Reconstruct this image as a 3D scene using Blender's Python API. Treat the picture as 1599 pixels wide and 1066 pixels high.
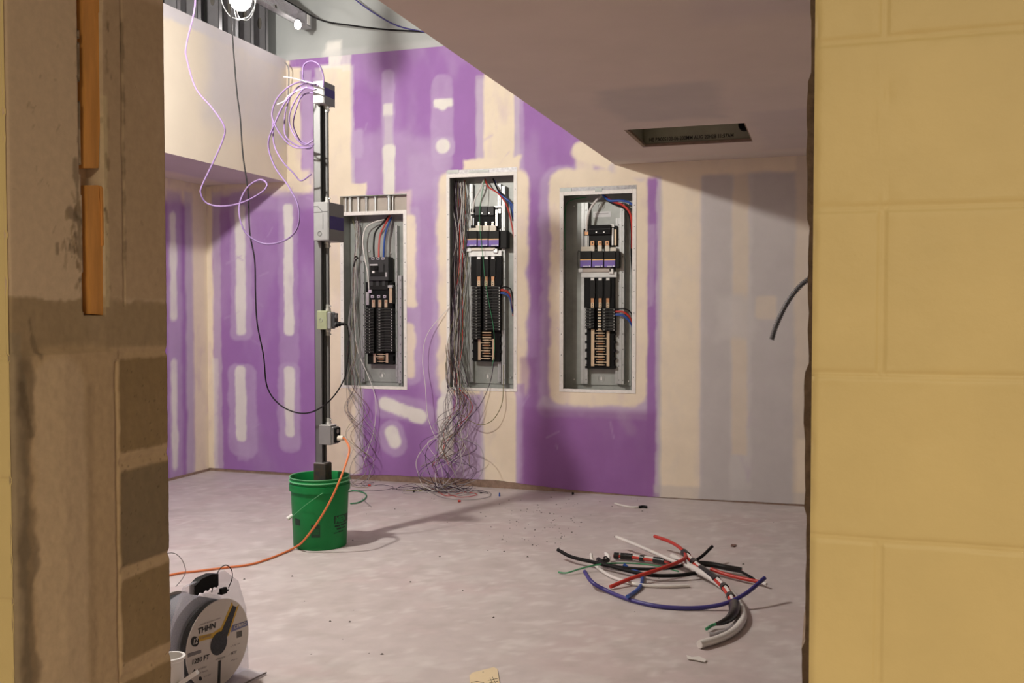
import bpy, math, random
import numpy as np
from mathutils import Vector
random.seed(7); rng = np.random.default_rng(11)
for o in list(bpy.data.objects): bpy.data.objects.remove(o)
SC = bpy.context.scene; COL = SC.collection

# ------------------------------------------------------------------ camera
F = 1500.0; CX, CY = 799.5, 533.0; H = 1.19
yaw = math.atan((1289.0-CX)/F); pitch = math.atan(47.0/F)
fv = np.array([-math.sin(yaw)*math.cos(pitch), math.cos(yaw)*math.cos(pitch), -math.sin(pitch)])
rv = np.array([math.cos(yaw), math.sin(yaw), 0.0]); uv = np.cross(rv, fv)
CAM = np.array([0, 0, H])
cd = bpy.data.cameras.new('camera'); cam = bpy.data.objects.new('camera', cd); COL.objects.link(cam)
cd.sensor_width = 36; cd.lens = 36*F/1599; cd.clip_start = .02
cam.location = (0, 0, H); cam.rotation_euler = (math.pi/2-pitch, 0, yaw)
SC.camera = cam
def on(px, py, ax, v):
    """point where the sight line meets a real plane of the room (ax: 0 X, 1 Y, 2 Z)"""
    d = fv+rv*(px-CX)/F-uv*(py-CY)/F
    return CAM+d*((v-CAM[ax])/d[ax])

# ------------------------------------------------------------------ light
vs = SC.view_settings; vs.view_transform = 'Standard'; vs.look = 'None'; vs.gamma = 1; vs.use_curve_mapping = False
vs.exposure = 0.0
W = bpy.data.worlds.new('world'); SC.world = W; W.use_nodes = True
W.node_tree.nodes['Background'].inputs[0].default_value = (1.0, .80, .58, 1)
W.node_tree.nodes['Background'].inputs[1].default_value = .21
def light(name, kind, loc, power, color, size=.05, rot=None, spread=None):
    l = bpy.data.lights.new(name, kind); l.energy = power; l.color = color
    if kind == 'POINT': l.shadow_soft_size = size
    else:
        l.shape = 'SQUARE'; l.size = size
        if spread: l.spread = spread
    o = bpy.data.objects.new(name, l); COL.objects.link(o); o.location = loc
    if rot: o.rotation_euler = rot
    return o
LX = -2.875
light('main_work_lamp_light', 'POINT', (LX, 3.2, 2.70), 240, (1.0, .955, .90), .055)
light('string_lamp_light', 'POINT', (LX, 4.31, 2.66), 2.0, (1.0, .95, .90), .04)
light('added_glare_light', 'POINT', (-3.42, 5.72, 3.10), 1.2, (1.0, .97, .93), .02)  # added light for the white glare beside the channel end
light('near_room_ceiling_light', 'AREA', (.7, -2.3, 2.5), 150, (1.0, .84, .60), .8, (0, 0, 0))

# ------------------------------------------------------------------ materials
def mat(name, col, rough=.6, metal=0, var=0.0, vscale=8, bump=0.0, bscale=60, bdist=.002, attr=False, spec=.5,
        trans=0, alpha=1, emit=None, estr=0, coords='Object', stretch=(1,1,1), col2=None):
    m = bpy.data.materials.new(name); m.use_nodes = True; nt = m.node_tree; N = nt.nodes; L = nt.links
    b = N['Principled BSDF']; b.inputs['Roughness'].default_value = rough; b.inputs['Metallic'].default_value = metal
    b.inputs['Specular IOR Level'].default_value = spec
    b.inputs['Base Color'].default_value = (*col, 1)
    tc = N.new('ShaderNodeTexCoord'); mp = N.new('ShaderNodeMapping'); mp.inputs['Scale'].default_value = stretch
    L.new(tc.outputs[coords], mp.inputs[0])
    src = None
    if attr:
        a = N.new('ShaderNodeAttribute'); a.attribute_name = 'Col'; src = a.outputs['Color']
    if var or col2:
        n = N.new('ShaderNodeTexNoise'); n.inputs['Scale'].default_value = vscale; n.inputs['Detail'].default_value = 6
        n.inputs['Roughness'].default_value = .6; L.new(mp.outputs[0], n.inputs['Vector'])
        if col2:
            cr = N.new('ShaderNodeMapRange'); cr.inputs[1].default_value = .38; cr.inputs[2].default_value = .62
            L.new(n.outputs['Fac'], cr.inputs[0])
            mx = N.new('ShaderNodeMix'); mx.data_type = 'RGBA'; L.new(cr.outputs[0], mx.inputs[0])
            mx.inputs[6].default_value = (*col, 1); mx.inputs[7].default_value = (*col2, 1)
            src = mx.outputs[2]
        if var:
            r = N.new('ShaderNodeMapRange'); r.inputs[1].default_value = .3; r.inputs[2].default_value = .7
            r.inputs[3].default_value = 1-var; r.inputs[4].default_value = 1+var; L.new(n.outputs['Fac'], r.inputs[0])
            mu = N.new('ShaderNodeVectorMath'); mu.operation = 'SCALE'
            if src: L.new(src, mu.inputs[0])
            else: mu.inputs[0].default_value = col
            L.new(r.outputs[0], mu.inputs[3]); src = mu.outputs[0]
    if src: L.new(src, b.inputs['Base Color'])
    if bump:
        n2 = N.new('ShaderNodeTexNoise'); n2.inputs['Scale'].default_value = bscale; n2.inputs['Detail'].default_value = 5
        L.new(mp.outputs[0], n2.inputs['Vector'])
        bp = N.new('ShaderNodeBump'); bp.inputs['Strength'].default_value = bump; bp.inputs['Distance'].default_value = bdist
        L.new(n2.outputs['Fac'], bp.inputs['Height']); L.new(bp.outputs[0], b.inputs['Normal'])
    if trans: b.inputs['Transmission Weight'].default_value = trans
    if alpha < 1: b.inputs['Alpha'].default_value = alpha
    if emit: b.inputs['Emission Color'].default_value = (*emit, 1); b.inputs['Emission Strength'].default_value = estr
    return m
M = dict(
    drywall=mat('drywall_board', (.5,.3,.5), .85, attr=True, var=.05, vscale=5, bump=.10, bscale=40),
    ceil=mat('ceiling_board', (.5,.4,.4), .85, attr=True, var=.04, vscale=3, bump=.06, bscale=30),
    jamb=mat('rough_masonry', (.4,.3,.2), .95, attr=True, var=.07, vscale=60, bump=.22, bscale=150, bdist=.001),
    yellow=mat('yellow_block_paint', (.70,.55,.25), .55, var=.05, vscale=6, bump=.35, bscale=75, bdist=.0018, attr=False),
    floor=mat('concrete_floor', (.56,.50,.49), .55, attr=True, var=.07, vscale=9, bump=.12, bscale=25),
    bulk=mat('bulkhead_board', (.7,.6,.5), .85, attr=True, var=.03, vscale=4),
    upper=mat('upper_board', (.42,.43,.42), .85, var=.06, vscale=5),
    deck=mat('bounce_cutting_deck', (.10,.10,.10), .8, var=.1),  # unseen upper ceiling kept dark to cut bounced light
    sill=mat('gap_behind_board', (.28,.19,.14), .9, var=.2, vscale=30),
    mortar=mat('rough_mortar', (.30,.22,.15), .95, var=.25, vscale=60, bump=.8, bscale=120, bdist=.004),
    galv=mat('galvanized_steel', (.52,.52,.50), .42, .55, var=.12, vscale=14),
    galvd=mat('dull_galvanized_steel', (.36,.375,.35), .5, .3, var=.16, vscale=9),
    rail=mat('galvanized_rail', (.50,.51,.50), .4, .5, var=.1, vscale=30),
    lip=mat('white_overspray_flange', (.80,.77,.72), .6, .0, var=.08, vscale=40),
    lipg=mat('bare_flange', (.30,.29,.29), .45, .4, var=.3, vscale=60),
    stud=mat('steel_stud', (.34,.33,.34), .35, .7, var=.1, vscale=10),
    black=mat('black_molded_plastic', (.006,.006,.006), .6, spec=.15),
    bplas=mat('breaker_black', (.011,.011,.010), .55, spec=.2),
    dgrey=mat('dark_grey_molded_case', (.04,.04,.04), .55, spec=.3),
    hand=mat('breaker_handle', (.22,.22,.20), .4),
    copper=mat('copper_lug', (.55,.30,.16), .35, .8),
    brass=mat('tinned_bus_bar', (.62,.48,.32), .4, .5),
    silver=mat('bright_lug', (.80,.80,.78), .3, .7),
    wht=mat('white_plastic', (.82,.80,.76), .45),
    ivory=mat('ivory_insulator', (.74,.68,.56), .5),
    purple=mat('purple_label', (.16,.10,.40), .5),
    orange_l=mat('orange_label_band', (.80,.48,.12), .5),
    sticker=mat('white_sticker', (.72,.72,.72), .6),
    print_=mat('printed_ink', (.02,.02,.02), .7),
    w_white=mat('white_insulation', (.70,.67,.63), .4),
    w_grey=mat('grey_insulation', (.30,.28,.28), .45, spec=.15),
    w_mid=mat('pale_grey_insulation', (.42,.385,.40), .45, spec=.15),
    w_black=mat('black_insulation', (.008,.007,.007), .6, spec=.2),
    w_red=mat('red_insulation', (.50,.035,.022), .4),
    w_blue=mat('blue_insulation', (.03,.09,.36), .4),
    w_navy=mat('indigo_insulation', (.045,.035,.19), .4),
    w_green=mat('green_insulation', (.04,.26,.11), .45),
    w_brown=mat('brown_insulation', (.16,.08,.06), .45, spec=.15),
    w_dark=mat('dark_insulation', (.06,.04,.06), .45, spec=.15),
    w_olive=mat('olive_insulation', (.22,.20,.09), .45, spec=.15),
    tape=mat('black_electrical_tape', (.014,.013,.013), .3, var=.4, vscale=80, bump=.6, bscale=90),
    lav=mat('lavender_cord', (.19,.12,.26), .6),
    ocord=mat('orange_cord', (.72,.20,.06), .5),
    boxg=mat('cast_box_grey', (.27,.27,.265), .45, .3, var=.05, vscale=20),
    boxw=mat('pale_box_front', (.46,.45,.44), .5),
    boxd=mat('box_side_shade_grey', (.17,.17,.165), .5, .3),  # darker copy of the box grey: shade of the right-hand faces as colour
    boxgreen=mat('green_zinc_box', (.33,.36,.22), .5, .3, var=.08, vscale=40),
    bluet=mat('dark_blue_tape', (.018,.01,.12), .5),
    strut=mat('strut_galvanized', (.15,.15,.146), .55, .25, var=.15, vscale=12, stretch=(1,1,.2)),
    rust=mat('rusty_post_sleeve', (.060,.042,.026), .8, col2=(.035,.035,.03), vscale=40, bump=.5, bscale=80),
    green=mat('green_bucket_plastic', (.004,.20,.045), .5, spec=.3, var=.06, vscale=10),
    greenl=mat('green_bucket_edge', (.16,.52,.24), .45),
    greenp=mat('dark_green_print', (.002,.03,.012), .6),
    wood=mat('orange_lumber', (.62,.29,.075), .7, var=.25, vscale=30, stretch=(1,1,.12), bump=.3, bscale=60),
    disc=mat('reel_label_board', (.60,.55,.50), .6, var=.04, vscale=20),
    coil=mat('dark_wire_coil', (.055,.062,.068), .4, var=.25, vscale=30, bump=.5, bscale=90),
    clear=mat('clear_plastic', (.80,.80,.88), .15, alpha=.30),
    hub=mat('speckled_dark_hub', (.035,.038,.045), .7, var=.5, vscale=260),
    yel=mat('yellow_label_stripe', (.55,.34,.04), .6),
    blue_l=mat('blue_grey_label', (.16,.17,.30), .6),
    greyp=mat('grey_print', (.20,.18,.18), .7),
    tag=mat('cream_tag_card', (.74,.60,.38), .7, var=.03, vscale=20),
    paper=mat('white_scrap', (.70,.67,.62), .7),
    crumb=mat('debris_crumbs', (.10,.085,.075), .9, var=.4, vscale=50),
    glow=mat('lit_bulb', (1,1,1), .3, emit=(1,.97,.92), estr=12),
    dark=mat('hole_shade', (.10,.09,.075), .9, var=.2, vscale=10),  # shade inside punched holes, put into the colour
    flex=mat('flexible_steel', (.15,.145,.145), .45, .4),
    duct=mat('duct_metal', (.36,.35,.26), .6, .2, var=.12, vscale=8),
    chrome=mat('bright_channel', (.60,.58,.60), .22, .85, var=.1, vscale=12),
    beige=mat('beige_backing', (.50,.44,.38), .7, var=.08, vscale=12),
)

# ------------------------------------------------------------------ mesh helpers
def smooth_path(pts, n=8):
    P = [np.array(p, float) for p in pts]
    if len(P) < 3: return P
    P = [2*P[0]-P[1]]+P+[2*P[-1]-P[-2]]; out = []
    for i in range(1, len(P)-2):
        p0, p1, p2, p3 = P[i-1:i+3]
        for k in range(n):
            t = k/n
            out.append(.5*((2*p1)+(p2-p0)*t+(2*p0-5*p1+4*p2-p3)*t*t+(3*p1-p0-3*p2+p3)*t**3))
    out.append(P[-2]); return out
class MB:
    def __init__(s): s.v = []; s.f = []; s.m = []; s.mats = []
    def mi(s, m):
        if m not in s.mats: s.mats.append(m)
        return s.mats.index(m)
    def add(s, vs_, fs, m):
        k = len(s.v); s.v += [tuple(map(float, p)) for p in vs_]
        i = s.mi(m)
        for f in fs: s.f.append([k+a for a in f]); s.m.append(i)
        return s
    def box(s, x0, x1, y0, y1, z0, z1, m, c=0):
        x0, x1 = sorted((x0, x1)); y0, y1 = sorted((y0, y1)); z0, z1 = sorted((z0, z1))
        c = min(c, (x1-x0)*.45, (z1-z0)*.45, (y1-y0)*.45)
        if c <= 0:
            vs_ = [(x, y, z) for x in (x0, x1) for y in (y0, y1) for z in (z0, z1)]
            fs = [(0,1,3,2), (4,6,7,5), (0,4,5,1), (2,3,7,6), (0,2,6,4), (1,5,7,3)]
            return s.add(vs_, fs, m)
        # chamfered box: 24 vertices
        vs_ = []; idx = {}
        for X in (0, 1):
            for Y in (0, 1):
                for Z in (0, 1):
                    cx, cy, cz = (x0, x1)[X], (y0, y1)[Y], (z0, z1)[Z]
                    sx, sy, sz = (c, -c)[X], (c, -c)[Y], (c, -c)[Z]
                    idx[X,Y,Z,'x'] = len(vs_); vs_.append((cx, cy+sy, cz+sz))
                    idx[X,Y,Z,'y'] = len(vs_); vs_.append((cx+sx, cy, cz+sz))
                    idx[X,Y,Z,'z'] = len(vs_); vs_.append((cx+sx, cy+sy, cz))
        fs = []
        for a, ax in enumerate('xyz'):
            for sd in (0, 1):
                o1, o2 = [k for k in range(3) if k != a]
                q = []
                for p, r in ((0,0), (1,0), (1,1), (0,1)):
                    t = [0,0,0]; t[a] = sd; t[o1] = p; t[o2] = r; q.append(idx[(*t, ax)])
                fs.append(q)
        for a in range(3):
            o1, o2 = [k for k in range(3) if k != a]
            for p in (0, 1):
                for r in (0, 1):
                    t0 = [0,0,0]; t1 = [0,0,0]; t0[a] = 0; t1[a] = 1
                    for t in (t0, t1): t[o1] = p; t[o2] = r
                    fs.append([idx[(*t0, 'xyz'[o1])], idx[(*t1, 'xyz'[o1])], idx[(*t1, 'xyz'[o2])], idx[(*t0, 'xyz'[o2])]])
        for X in (0, 1):
            for Y in (0, 1):
                for Z in (0, 1): fs.append([idx[X,Y,Z,k] for k in 'xyz'])
        return s.add(vs_, fs, m)
    def tube(s, pts, r, m, seg=8, n=8, smooth=True, taper=None):
        P = smooth_path(pts, n) if smooth else [np.array(p, float) for p in pts]
        T = [P[min(i+1, len(P)-1)]-P[max(i-1, 0)] for i in range(len(P))]
        T = [t/(np.linalg.norm(t)+1e-9) for t in T]
        a = np.array([0, 0, 1.]) if abs(T[0][2]) < .9 else np.array([1., 0, 0])
        u = np.cross(T[0], a); u /= np.linalg.norm(u); vs_ = []; fs = []
        for i, p in enumerate(P):
            u = u-T[i]*(u@T[i]); u /= np.linalg.norm(u)+1e-9; w = np.cross(T[i], u)
            rr = r if not taper else r*taper(i/(len(P)-1))
            for k in range(seg):
                an = 2*math.pi*k/seg; vs_.append(p+rr*(math.cos(an)*u+math.sin(an)*w))
        for i in range(len(P)-1):
            for k in range(seg):
                fs.append((i*seg+k, i*seg+(k+1) % seg, (i+1)*seg+(k+1) % seg, (i+1)*seg+k))
        fs.append(tuple(range(seg))[::-1]); fs.append(tuple((len(P)-1)*seg+k for k in range(seg)))
        return s.add(vs_, fs, m)
    def cyl(s, a, b, r, m, seg=20): return s.tube([a, b], r, m, seg=seg, smooth=False)
    def lathe(s, prof, c, m, seg=48, cap0=False, cap1=False):
        vs_ = []; fs = []
        for (r, z) in prof:
            for k in range(seg):
                an = 2*math.pi*k/seg; vs_.append((c[0]+r*math.cos(an), c[1]+r*math.sin(an), c[2]+z))
        for i in range(len(prof)-1):
            for k in range(seg): fs.append((i*seg+k, i*seg+(k+1) % seg, (i+1)*seg+(k+1) % seg, (i+1)*seg+k))
        if cap0: fs.append(tuple(range(seg))[::-1])
        if cap1: fs.append(tuple((len(prof)-1)*seg+k for k in range(seg)))
        return s.add(vs_, fs, m)
    def prism(s, poly, d, m):
        """poly: list of 3-d points in a plane, pushed along vector d"""
        n = len(poly); d = np.array(d, float); vs_ = [np.array(p, float) for p in poly]+[np.array(p, float)+d for p in poly]
        fs = [tuple(range(n)), tuple(range(n, 2*n))[::-1]]+[(i, (i+1) % n, n+(i+1) % n, n+i) for i in range(n)]
        return s.add(vs_, fs, m)
    def build(s, name, parent=None, smooth=False, origin=None):
        v = np.array(s.v)
        if parent is not None:
            r = parent
            while r.parent: r = r.parent
            off = np.array(r.location)
        else:
            lo, hi = v.min(0), v.max(0)
            off = np.array(origin) if origin is not None else np.array([(lo[0]+hi[0])/2, (lo[1]+hi[1])/2, lo[2]])
        me = bpy.data.meshes.new(name); me.from_pydata((v-off).tolist(), [], s.f); me.validate()
        for m in s.mats: me.materials.append(m)
        if len(me.polygons) == len(s.m): me.polygons.foreach_set('material_index', s.m)
        if smooth: me.polygons.foreach_set('use_smooth', [True]*len(me.polygons))
        import bmesh
        b = bmesh.new(); b.from_mesh(me); bmesh.ops.recalc_face_normals(b, faces=b.faces); b.to_mesh(me); b.free()
        if smooth and hasattr(me, 'set_sharp_from_angle'): me.set_sharp_from_angle(angle=math.radians(40))
        o = bpy.data.objects.new(name, me); COL.objects.link(o)
        if parent is not None: o.parent = parent
        else: o.location = off
        return o
def tag(o, label=None, cat=None, group=None, kind=None):
    if label: o['label'] = label
    if cat: o['category'] = cat
    if group: o['group'] = group
    if kind: o['kind'] = kind
    return o
def thing(name, loc, label, cat, group=None):
    o = bpy.data.objects.new(name, None); COL.objects.link(o); o.location = [float(a) for a in loc]; o.empty_display_size = .05
    return tag(o, label, cat, group)
def text_polys(txt, size, bold=0.0):
    cu = bpy.data.curves.new('t', 'FONT'); cu.body = txt; cu.size = size; cu.offset = bold; cu.resolution_u = 3
    o = bpy.data.objects.new('t', cu); COL.objects.link(o)
    dg = bpy.context.evaluated_depsgraph_get(); me = bpy.data.meshes.new_from_object(o.evaluated_get(dg))
    V = [tuple(v.co)[:2] for v in me.vertices]; Fc = [tuple(p.vertices) for p in me.polygons]
    bpy.data.objects.remove(o); bpy.data.curves.remove(cu); bpy.data.meshes.remove(me)
    return V, Fc
def put_text(mb, txt, size, mapf, m, bold=0.0):
    V, Fc = text_polys(txt, size, bold); mb.add([mapf(a, b) for a, b in V], Fc, m)

# value noise on arrays
def vnoise(u, v, s, seed=0):
    r = np.random.default_rng(seed).random((64, 64)); U = u*s; V_ = v*s
    iu = np.floor(U).astype(int); iv = np.floor(V_).astype(int); fu = U-iu; fw = V_-iv
    fu = fu*fu*(3-2*fu); fw = fw*fw*(3-2*fw)
    g = lambda a, b: r[a % 64, b % 64]
    return (g(iu, iv)*(1-fu)+g(iu+1, iv)*fu)*(1-fw)+(g(iu, iv+1)*(1-fu)+g(iu+1, iv+1)*fu)*fw
def fnoise(u, v, s, seed=0, o=4):
    t = 0; a = 1; n = 0
    for k in range(o): t = t+a*vnoise(u, v, s*2**k, seed+k); n += a; a *= .55
    return t/n-.5
class Surf:
    """grid surface on a plane with a painted-on layer pattern (joint compound, tape, stains, some shade) in its colour attribute"""
    def __init__(s, us, vs2, to3, base):
        s.us = np.array(us); s.vs = np.array(vs2); s.V, s.U = np.meshgrid(s.vs, s.us)
        s.to3 = to3; s.C = np.ones(s.U.shape+(3,))*np.array(base); s.D = np.zeros(s.U.shape); s.seed = 1
    def _mix(s, sd, col, a, f, rough, rs):
        s.seed += 3; n = fnoise(s.U, s.V, rs, s.seed)*rough*1.25
        t = np.clip((-(sd)+n)/f+.5, 0, 1); t = (t*t*(3-2*t)*a*(1-.8*np.clip(fnoise(s.U*1.6, s.V*.8, 7, s.seed+40, 5)-.06, 0, 1)))[..., None]
        s.C = s.C*(1-t)+np.array(col)*t; return s
    def rect(s, u0, v0, u1, v1, col, a=1, f=.02, rough=.02, rs=9, rad=.0):
        u0, u1 = sorted((u0, u1)); v0, v1 = sorted((v0, v1)); cu, cv = (u0+u1)/2, (v0+v1)/2
        rad = min(rad, (u1-u0)/2, (v1-v0)/2)
        dx = np.abs(s.U-cu)-(u1-u0)/2+rad; dy = np.abs(s.V-cv)-(v1-v0)/2+rad
        sd = np.hypot(np.maximum(dx, 0), np.maximum(dy, 0))+np.minimum(np.maximum(dx, dy), 0)-rad
        return s._mix(sd, col, a, f, rough, rs)
    def cap(s, u0, v0, u1, v1, r, col, a=1, f=.02, rough=.02, rs=9):
        d = np.array([u1-u0, v1-v0]); L2 = d@d+1e-9
        t = np.clip(((s.U-u0)*d[0]+(s.V-v0)*d[1])/L2, 0, 1)
        sd = np.hypot(s.U-u0-t*d[0], s.V-v0-t*d[1])-r
        return s._mix(sd, col, a, f, rough, rs)
    def build(s, name, m, holes=(), smooth=True):
        nu, nv = s.U.shape; P = s.to3(s.U, s.V, s.D).reshape(-1, 3)
        I = np.arange(nu*nv).reshape(nu, nv); q = np.stack([I[:-1,:-1], I[1:,:-1], I[1:,1:], I[:-1,1:]], -1)
        uc = (s.us[:-1]+s.us[1:])/2; vc = (s.vs[:-1]+s.vs[1:])/2; keep = np.ones((nu-1, nv-1), bool)
        for (a, b, c, d) in holes: keep &= ~(((uc > a) & (uc < c))[:, None] & ((vc > b) & (vc < d))[None, :])
        q = q[keep]; off = P.mean(0); off[2] = P[:, 2].min()
        me = bpy.data.meshes.new(name); me.vertices.add(len(P)); me.vertices.foreach_set('co', (P-off).astype(np.float32).ravel())
        me.loops.add(q.size); me.polygons.add(len(q)); me.loops.foreach_set('vertex_index', q.ravel().astype(np.int32))
        me.polygons.foreach_set('loop_start', (np.arange(len(q))*4).astype(np.int32))
        me.update(calc_edges=True); me.validate()
        ca = me.color_attributes.new('Col', 'FLOAT_COLOR', 'POINT')
        c4 = np.ones((len(P), 4), np.float32); c4[:, :3] = np.clip(s.C, 0, 1).reshape(-1, 3); ca.data.foreach_set('color', c4.ravel())
        if smooth: me.polygons.foreach_set('use_smooth', [True]*len(me.polygons))
        me.materials.append(m); o = bpy.data.objects.new(name, me); COL.objects.link(o); o.location = off.tolist(); o['kind'] = 'structure'
        return o
def axis(a, b, st, extra=()):
    v = sorted(set([round(x, 5) for x in np.arange(a, b+1e-6, st)]+[round(e, 5) for e in extra]+[round(b, 5)]))
    out = [v[0]]
    for x in v[1:]:
        if x-out[-1] > 1e-4: out.append(x)
    return out

# ------------------------------------------------------------------ room dimensions (metres)
YB = 6.094           # far wall
XL = -4.372          # left wall
XBK = -3.69; ZBK0 = 2.12; ZBK1 = 2.988      # bulkhead face, underside, top
XC = -1.295; ZC = 2.130                      # dropped ceiling edge and height
ZP = 2.985           # top of purple board
YF = 1.20; XJ = -1.231; YJ = 1.59            # near block wall: front face, left jamb, back of jamb
ZTOP = 3.95
B = lambda px, py, dep=0: (lambda p: (p[0], p[2]))(on(px, py, 1, YB+dep))

# ------------------------------------------------------------------ far wall
PURP = (.34, .165, .435); PSHADE = (.27, .11, .32); CREAM = (.82, .71, .55); MUD = (.79, .76, .70); HAZE = (.50, .37, .57); LAVG = (.60, .53, .60)  # the deep purple has wall shade mixed into it
GREY = (.53, .495, .48); LGREY = (.60, .565, .54); TAN = (.68, .59, .48)
panels_px = [(531, 329.5, 635, 607), (697, 270, 807.5, 610), (874, 297, 994, 613)]
def prect(i):
    x0, y0, x1, y1 = panels_px[i]; xa, zt = B(x0, (y0), 0); xb, _ = B(x1, y0, 0); _, zb = B((x0+x1)/2, y1, 0); _, zt = B((x0+x1)/2, y0, 0)
    return xa, zb, xb, zt
PR = [prect(0), prect(1), prect(2)]
xa, za = B(531, 305); hole1 = (PR[0][0], PR[0][1], PR[0][2], B(580, 304.5)[1])
hole2 = (PR[1][0], PR[1][1], PR[1][2], B(752, 263.5)[1]); hole3 = (PR[2][0], PR[2][1], PR[2][2], B(934, 291)[1])
ex_u = [h[i] for h in (hole1, hole2, hole3) for i in (0, 2)]; ex_v = [h[i] for h in (hole1, hole2, hole3) for i in (1, 3)]
bw = Surf(axis(XL, 1.6, .0105, ex_u), axis(0, ZP, .0105, ex_v), None, PURP)
def wr(x0, y0, x1, y1, col, a=1, f=4, rough=4, rs=9, rad=0):
    u0, v0 = B(x0, (y0+y1)/2); u1, _ = B(x1, (y0+y1)/2); _, v0 = B((x0+x1)/2, y0); _, v1 = B((x0+x1)/2, y1)
    bw.rect(u0, v0, u1, v1, col, a, f/240, rough/240, rs, rad/240)
def wc(x0, y0, x1, y1, r, col, a=1, f=4, rough=4, rs=9):
    u0, v0 = B(x0, y0); u1, v1 = B(x1, y1); bw.cap(u0, v0, u1, v1, r/240, col, a, f/240, rough/240, rs)
# broad haze
bw._mix(-(fnoise(bw.U*2.2, bw.V, 1.6, 90)-.05), HAZE, .35, .25, 0, 5)
wr(550, 205, 690, 305, HAZE, .6, 30, 30, 5)
wr(640, 240, 700, 600, HAZE, .55, 20, 20)
# left part under the bulkhead
wr(330, 270, 492, 305, CREAM, 1, 12, 10); wr(325, 296, 500, 330, HAZE, .5, 16, 14)
wr(447, 93, 470, 300, CREAM, 1, 5, 6); wr(470, 110, 487, 290, HAZE, .8, 4, 5); wr(448, 268, 482, 300, CREAM, .8, 10, 8)
wr(452, 105, 472, 112, CREAM, 1, 4, 6)
wr(300, 290, 334, 800, CREAM, 1, 5, 4); wr(333, 300, 346, 745, LAVG, .55, 4, 5); wr(333, 560, 341, 745, MUD, .5, 4, 5)
wr(360, 300, 392, 530, HAZE, .75, 6, 8, rad=10); wr(368, 320, 384, 523, MUD, .95, 5, 5, rad=7)
wr(357, 568, 401, 712, HAZE, .75, 6, 8, rad=16); wr(368, 572, 384, 690, MUD, .95, 4, 6, rad=8); wr(372, 690, 390, 718, HAZE, .6, 8, 8)
wr(436, 300, 466, 700, HAZE, .55, 7, 8, rad=10); wr(443, 318, 458, 523, MUD, .95, 4, 5, rad=6)
wr(434, 565, 469, 708, HAZE, .65, 6, 8, rad=16); wr(445, 573, 460, 682, MUD, .95, 4, 5, rad=7)
# wide cream joint behind the pole
wr(494, 104, 554, 746, LAVG, .8, 4, 5); wr(488, 120, 498, 300, HAZE, .8, 4, 5); wr(505, 102, 548, 304, CREAM, 1, 4, 3); wr(505, 290, 560, 744, CREAM, 1, 5, 4)
wr(555, 590, 566, 745, LAVG, .7, 5, 6); wr(500, 72, 533, 108, MUD, .95, 3, 6); wr(533, 84, 548, 112, MUD, .7, 3, 6)
wr(548, 286, 572, 306, CREAM, 1, 4, 6); wr(550, 205, 565, 245, HAZE, .8, 8, 12)
wr(452, 90, 513, 103, PURP, 1, 3, 4); wr(533, 72, 549, 84, PURP, 1, 3, 4)
# screw stripes
wr(596, 108, 616, 305, HAZE, .85, 4, 5, rad=9); wr(599, 162, 613, 180, MUD, .85, 3, 4, rad=2); wr(600, 180, 613, 232, LAVG, .75, 4, 5)
wr(598, 226, 617, 306, MUD, 1, 4, 4, rad=7)
wr(673, 115, 708, 268, HAZE, .65, 5, 6, rad=14); wr(674, 214, 710, 247, HAZE, .9, 4, 4, rad=12)
wr(677, 154, 707, 168, MUD, 1, 4, 3, rad=4); wc(690, 164, 692, 165, 8, MUD, 1, 4, 3); wc(691, 228, 692, 228, 12, MUD, 1, 4, 3)
# cream joint above and below panel two
wr(744, 120, 818, 268, HAZE, .8, 4, 6); wr(743, 118, 757, 262, LAVG, .5, 4, 4); wr(800, 140, 812, 262, LAVG, .6, 4, 4); wr(755, 100, 803, 268, CREAM, 1, 3, 3); wr(722, 246, 812, 270, CREAM, 1, 6, 9)
wr(676, 268, 826, 622, HAZE, .8, 8, 8, rad=20); wr(684, 268, 824, 616, CREAM, 1, 9, 9, rad=14)
wr(712, 618, 758, 758, LAVG, .45, 6, 8); wr(750, 608, 809, 764, LAVG, .9, 4, 4); wr(756, 600, 806, 766, CREAM, 1, 4, 3); wr(806, 600, 818, 764, HAZE, .8, 5, 6)
# around panel one
wr(634, 322, 656, 600, HAZE, .7, 6, 8, rad=10); wr(632, 335, 650, 480, CREAM, .95, 6, 8, rad=8); wr(632, 505, 648, 590, CREAM, .9, 6, 8, rad=8); wr(605, 300, 640, 332, CREAM, .5, 8, 10)
# blobs below
wc(600, 632, 660, 645, 20, HAZE, .6, 8, 8); wc(602, 630, 652, 648, 11, MUD, 1, 5, 6, 14); wc(648, 648, 656, 650, 12, MUD, 1, 5, 5)
wc(612, 680, 615, 690, 24, HAZE, .7, 6, 8); wc(612, 675, 616, 688, 12, MUD, 1, 6, 5); wc(694, 630, 697, 705, 13, MUD, .95, 5, 6); wc(697, 600, 697, 640, 10, MUD, .8, 6, 6)
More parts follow.
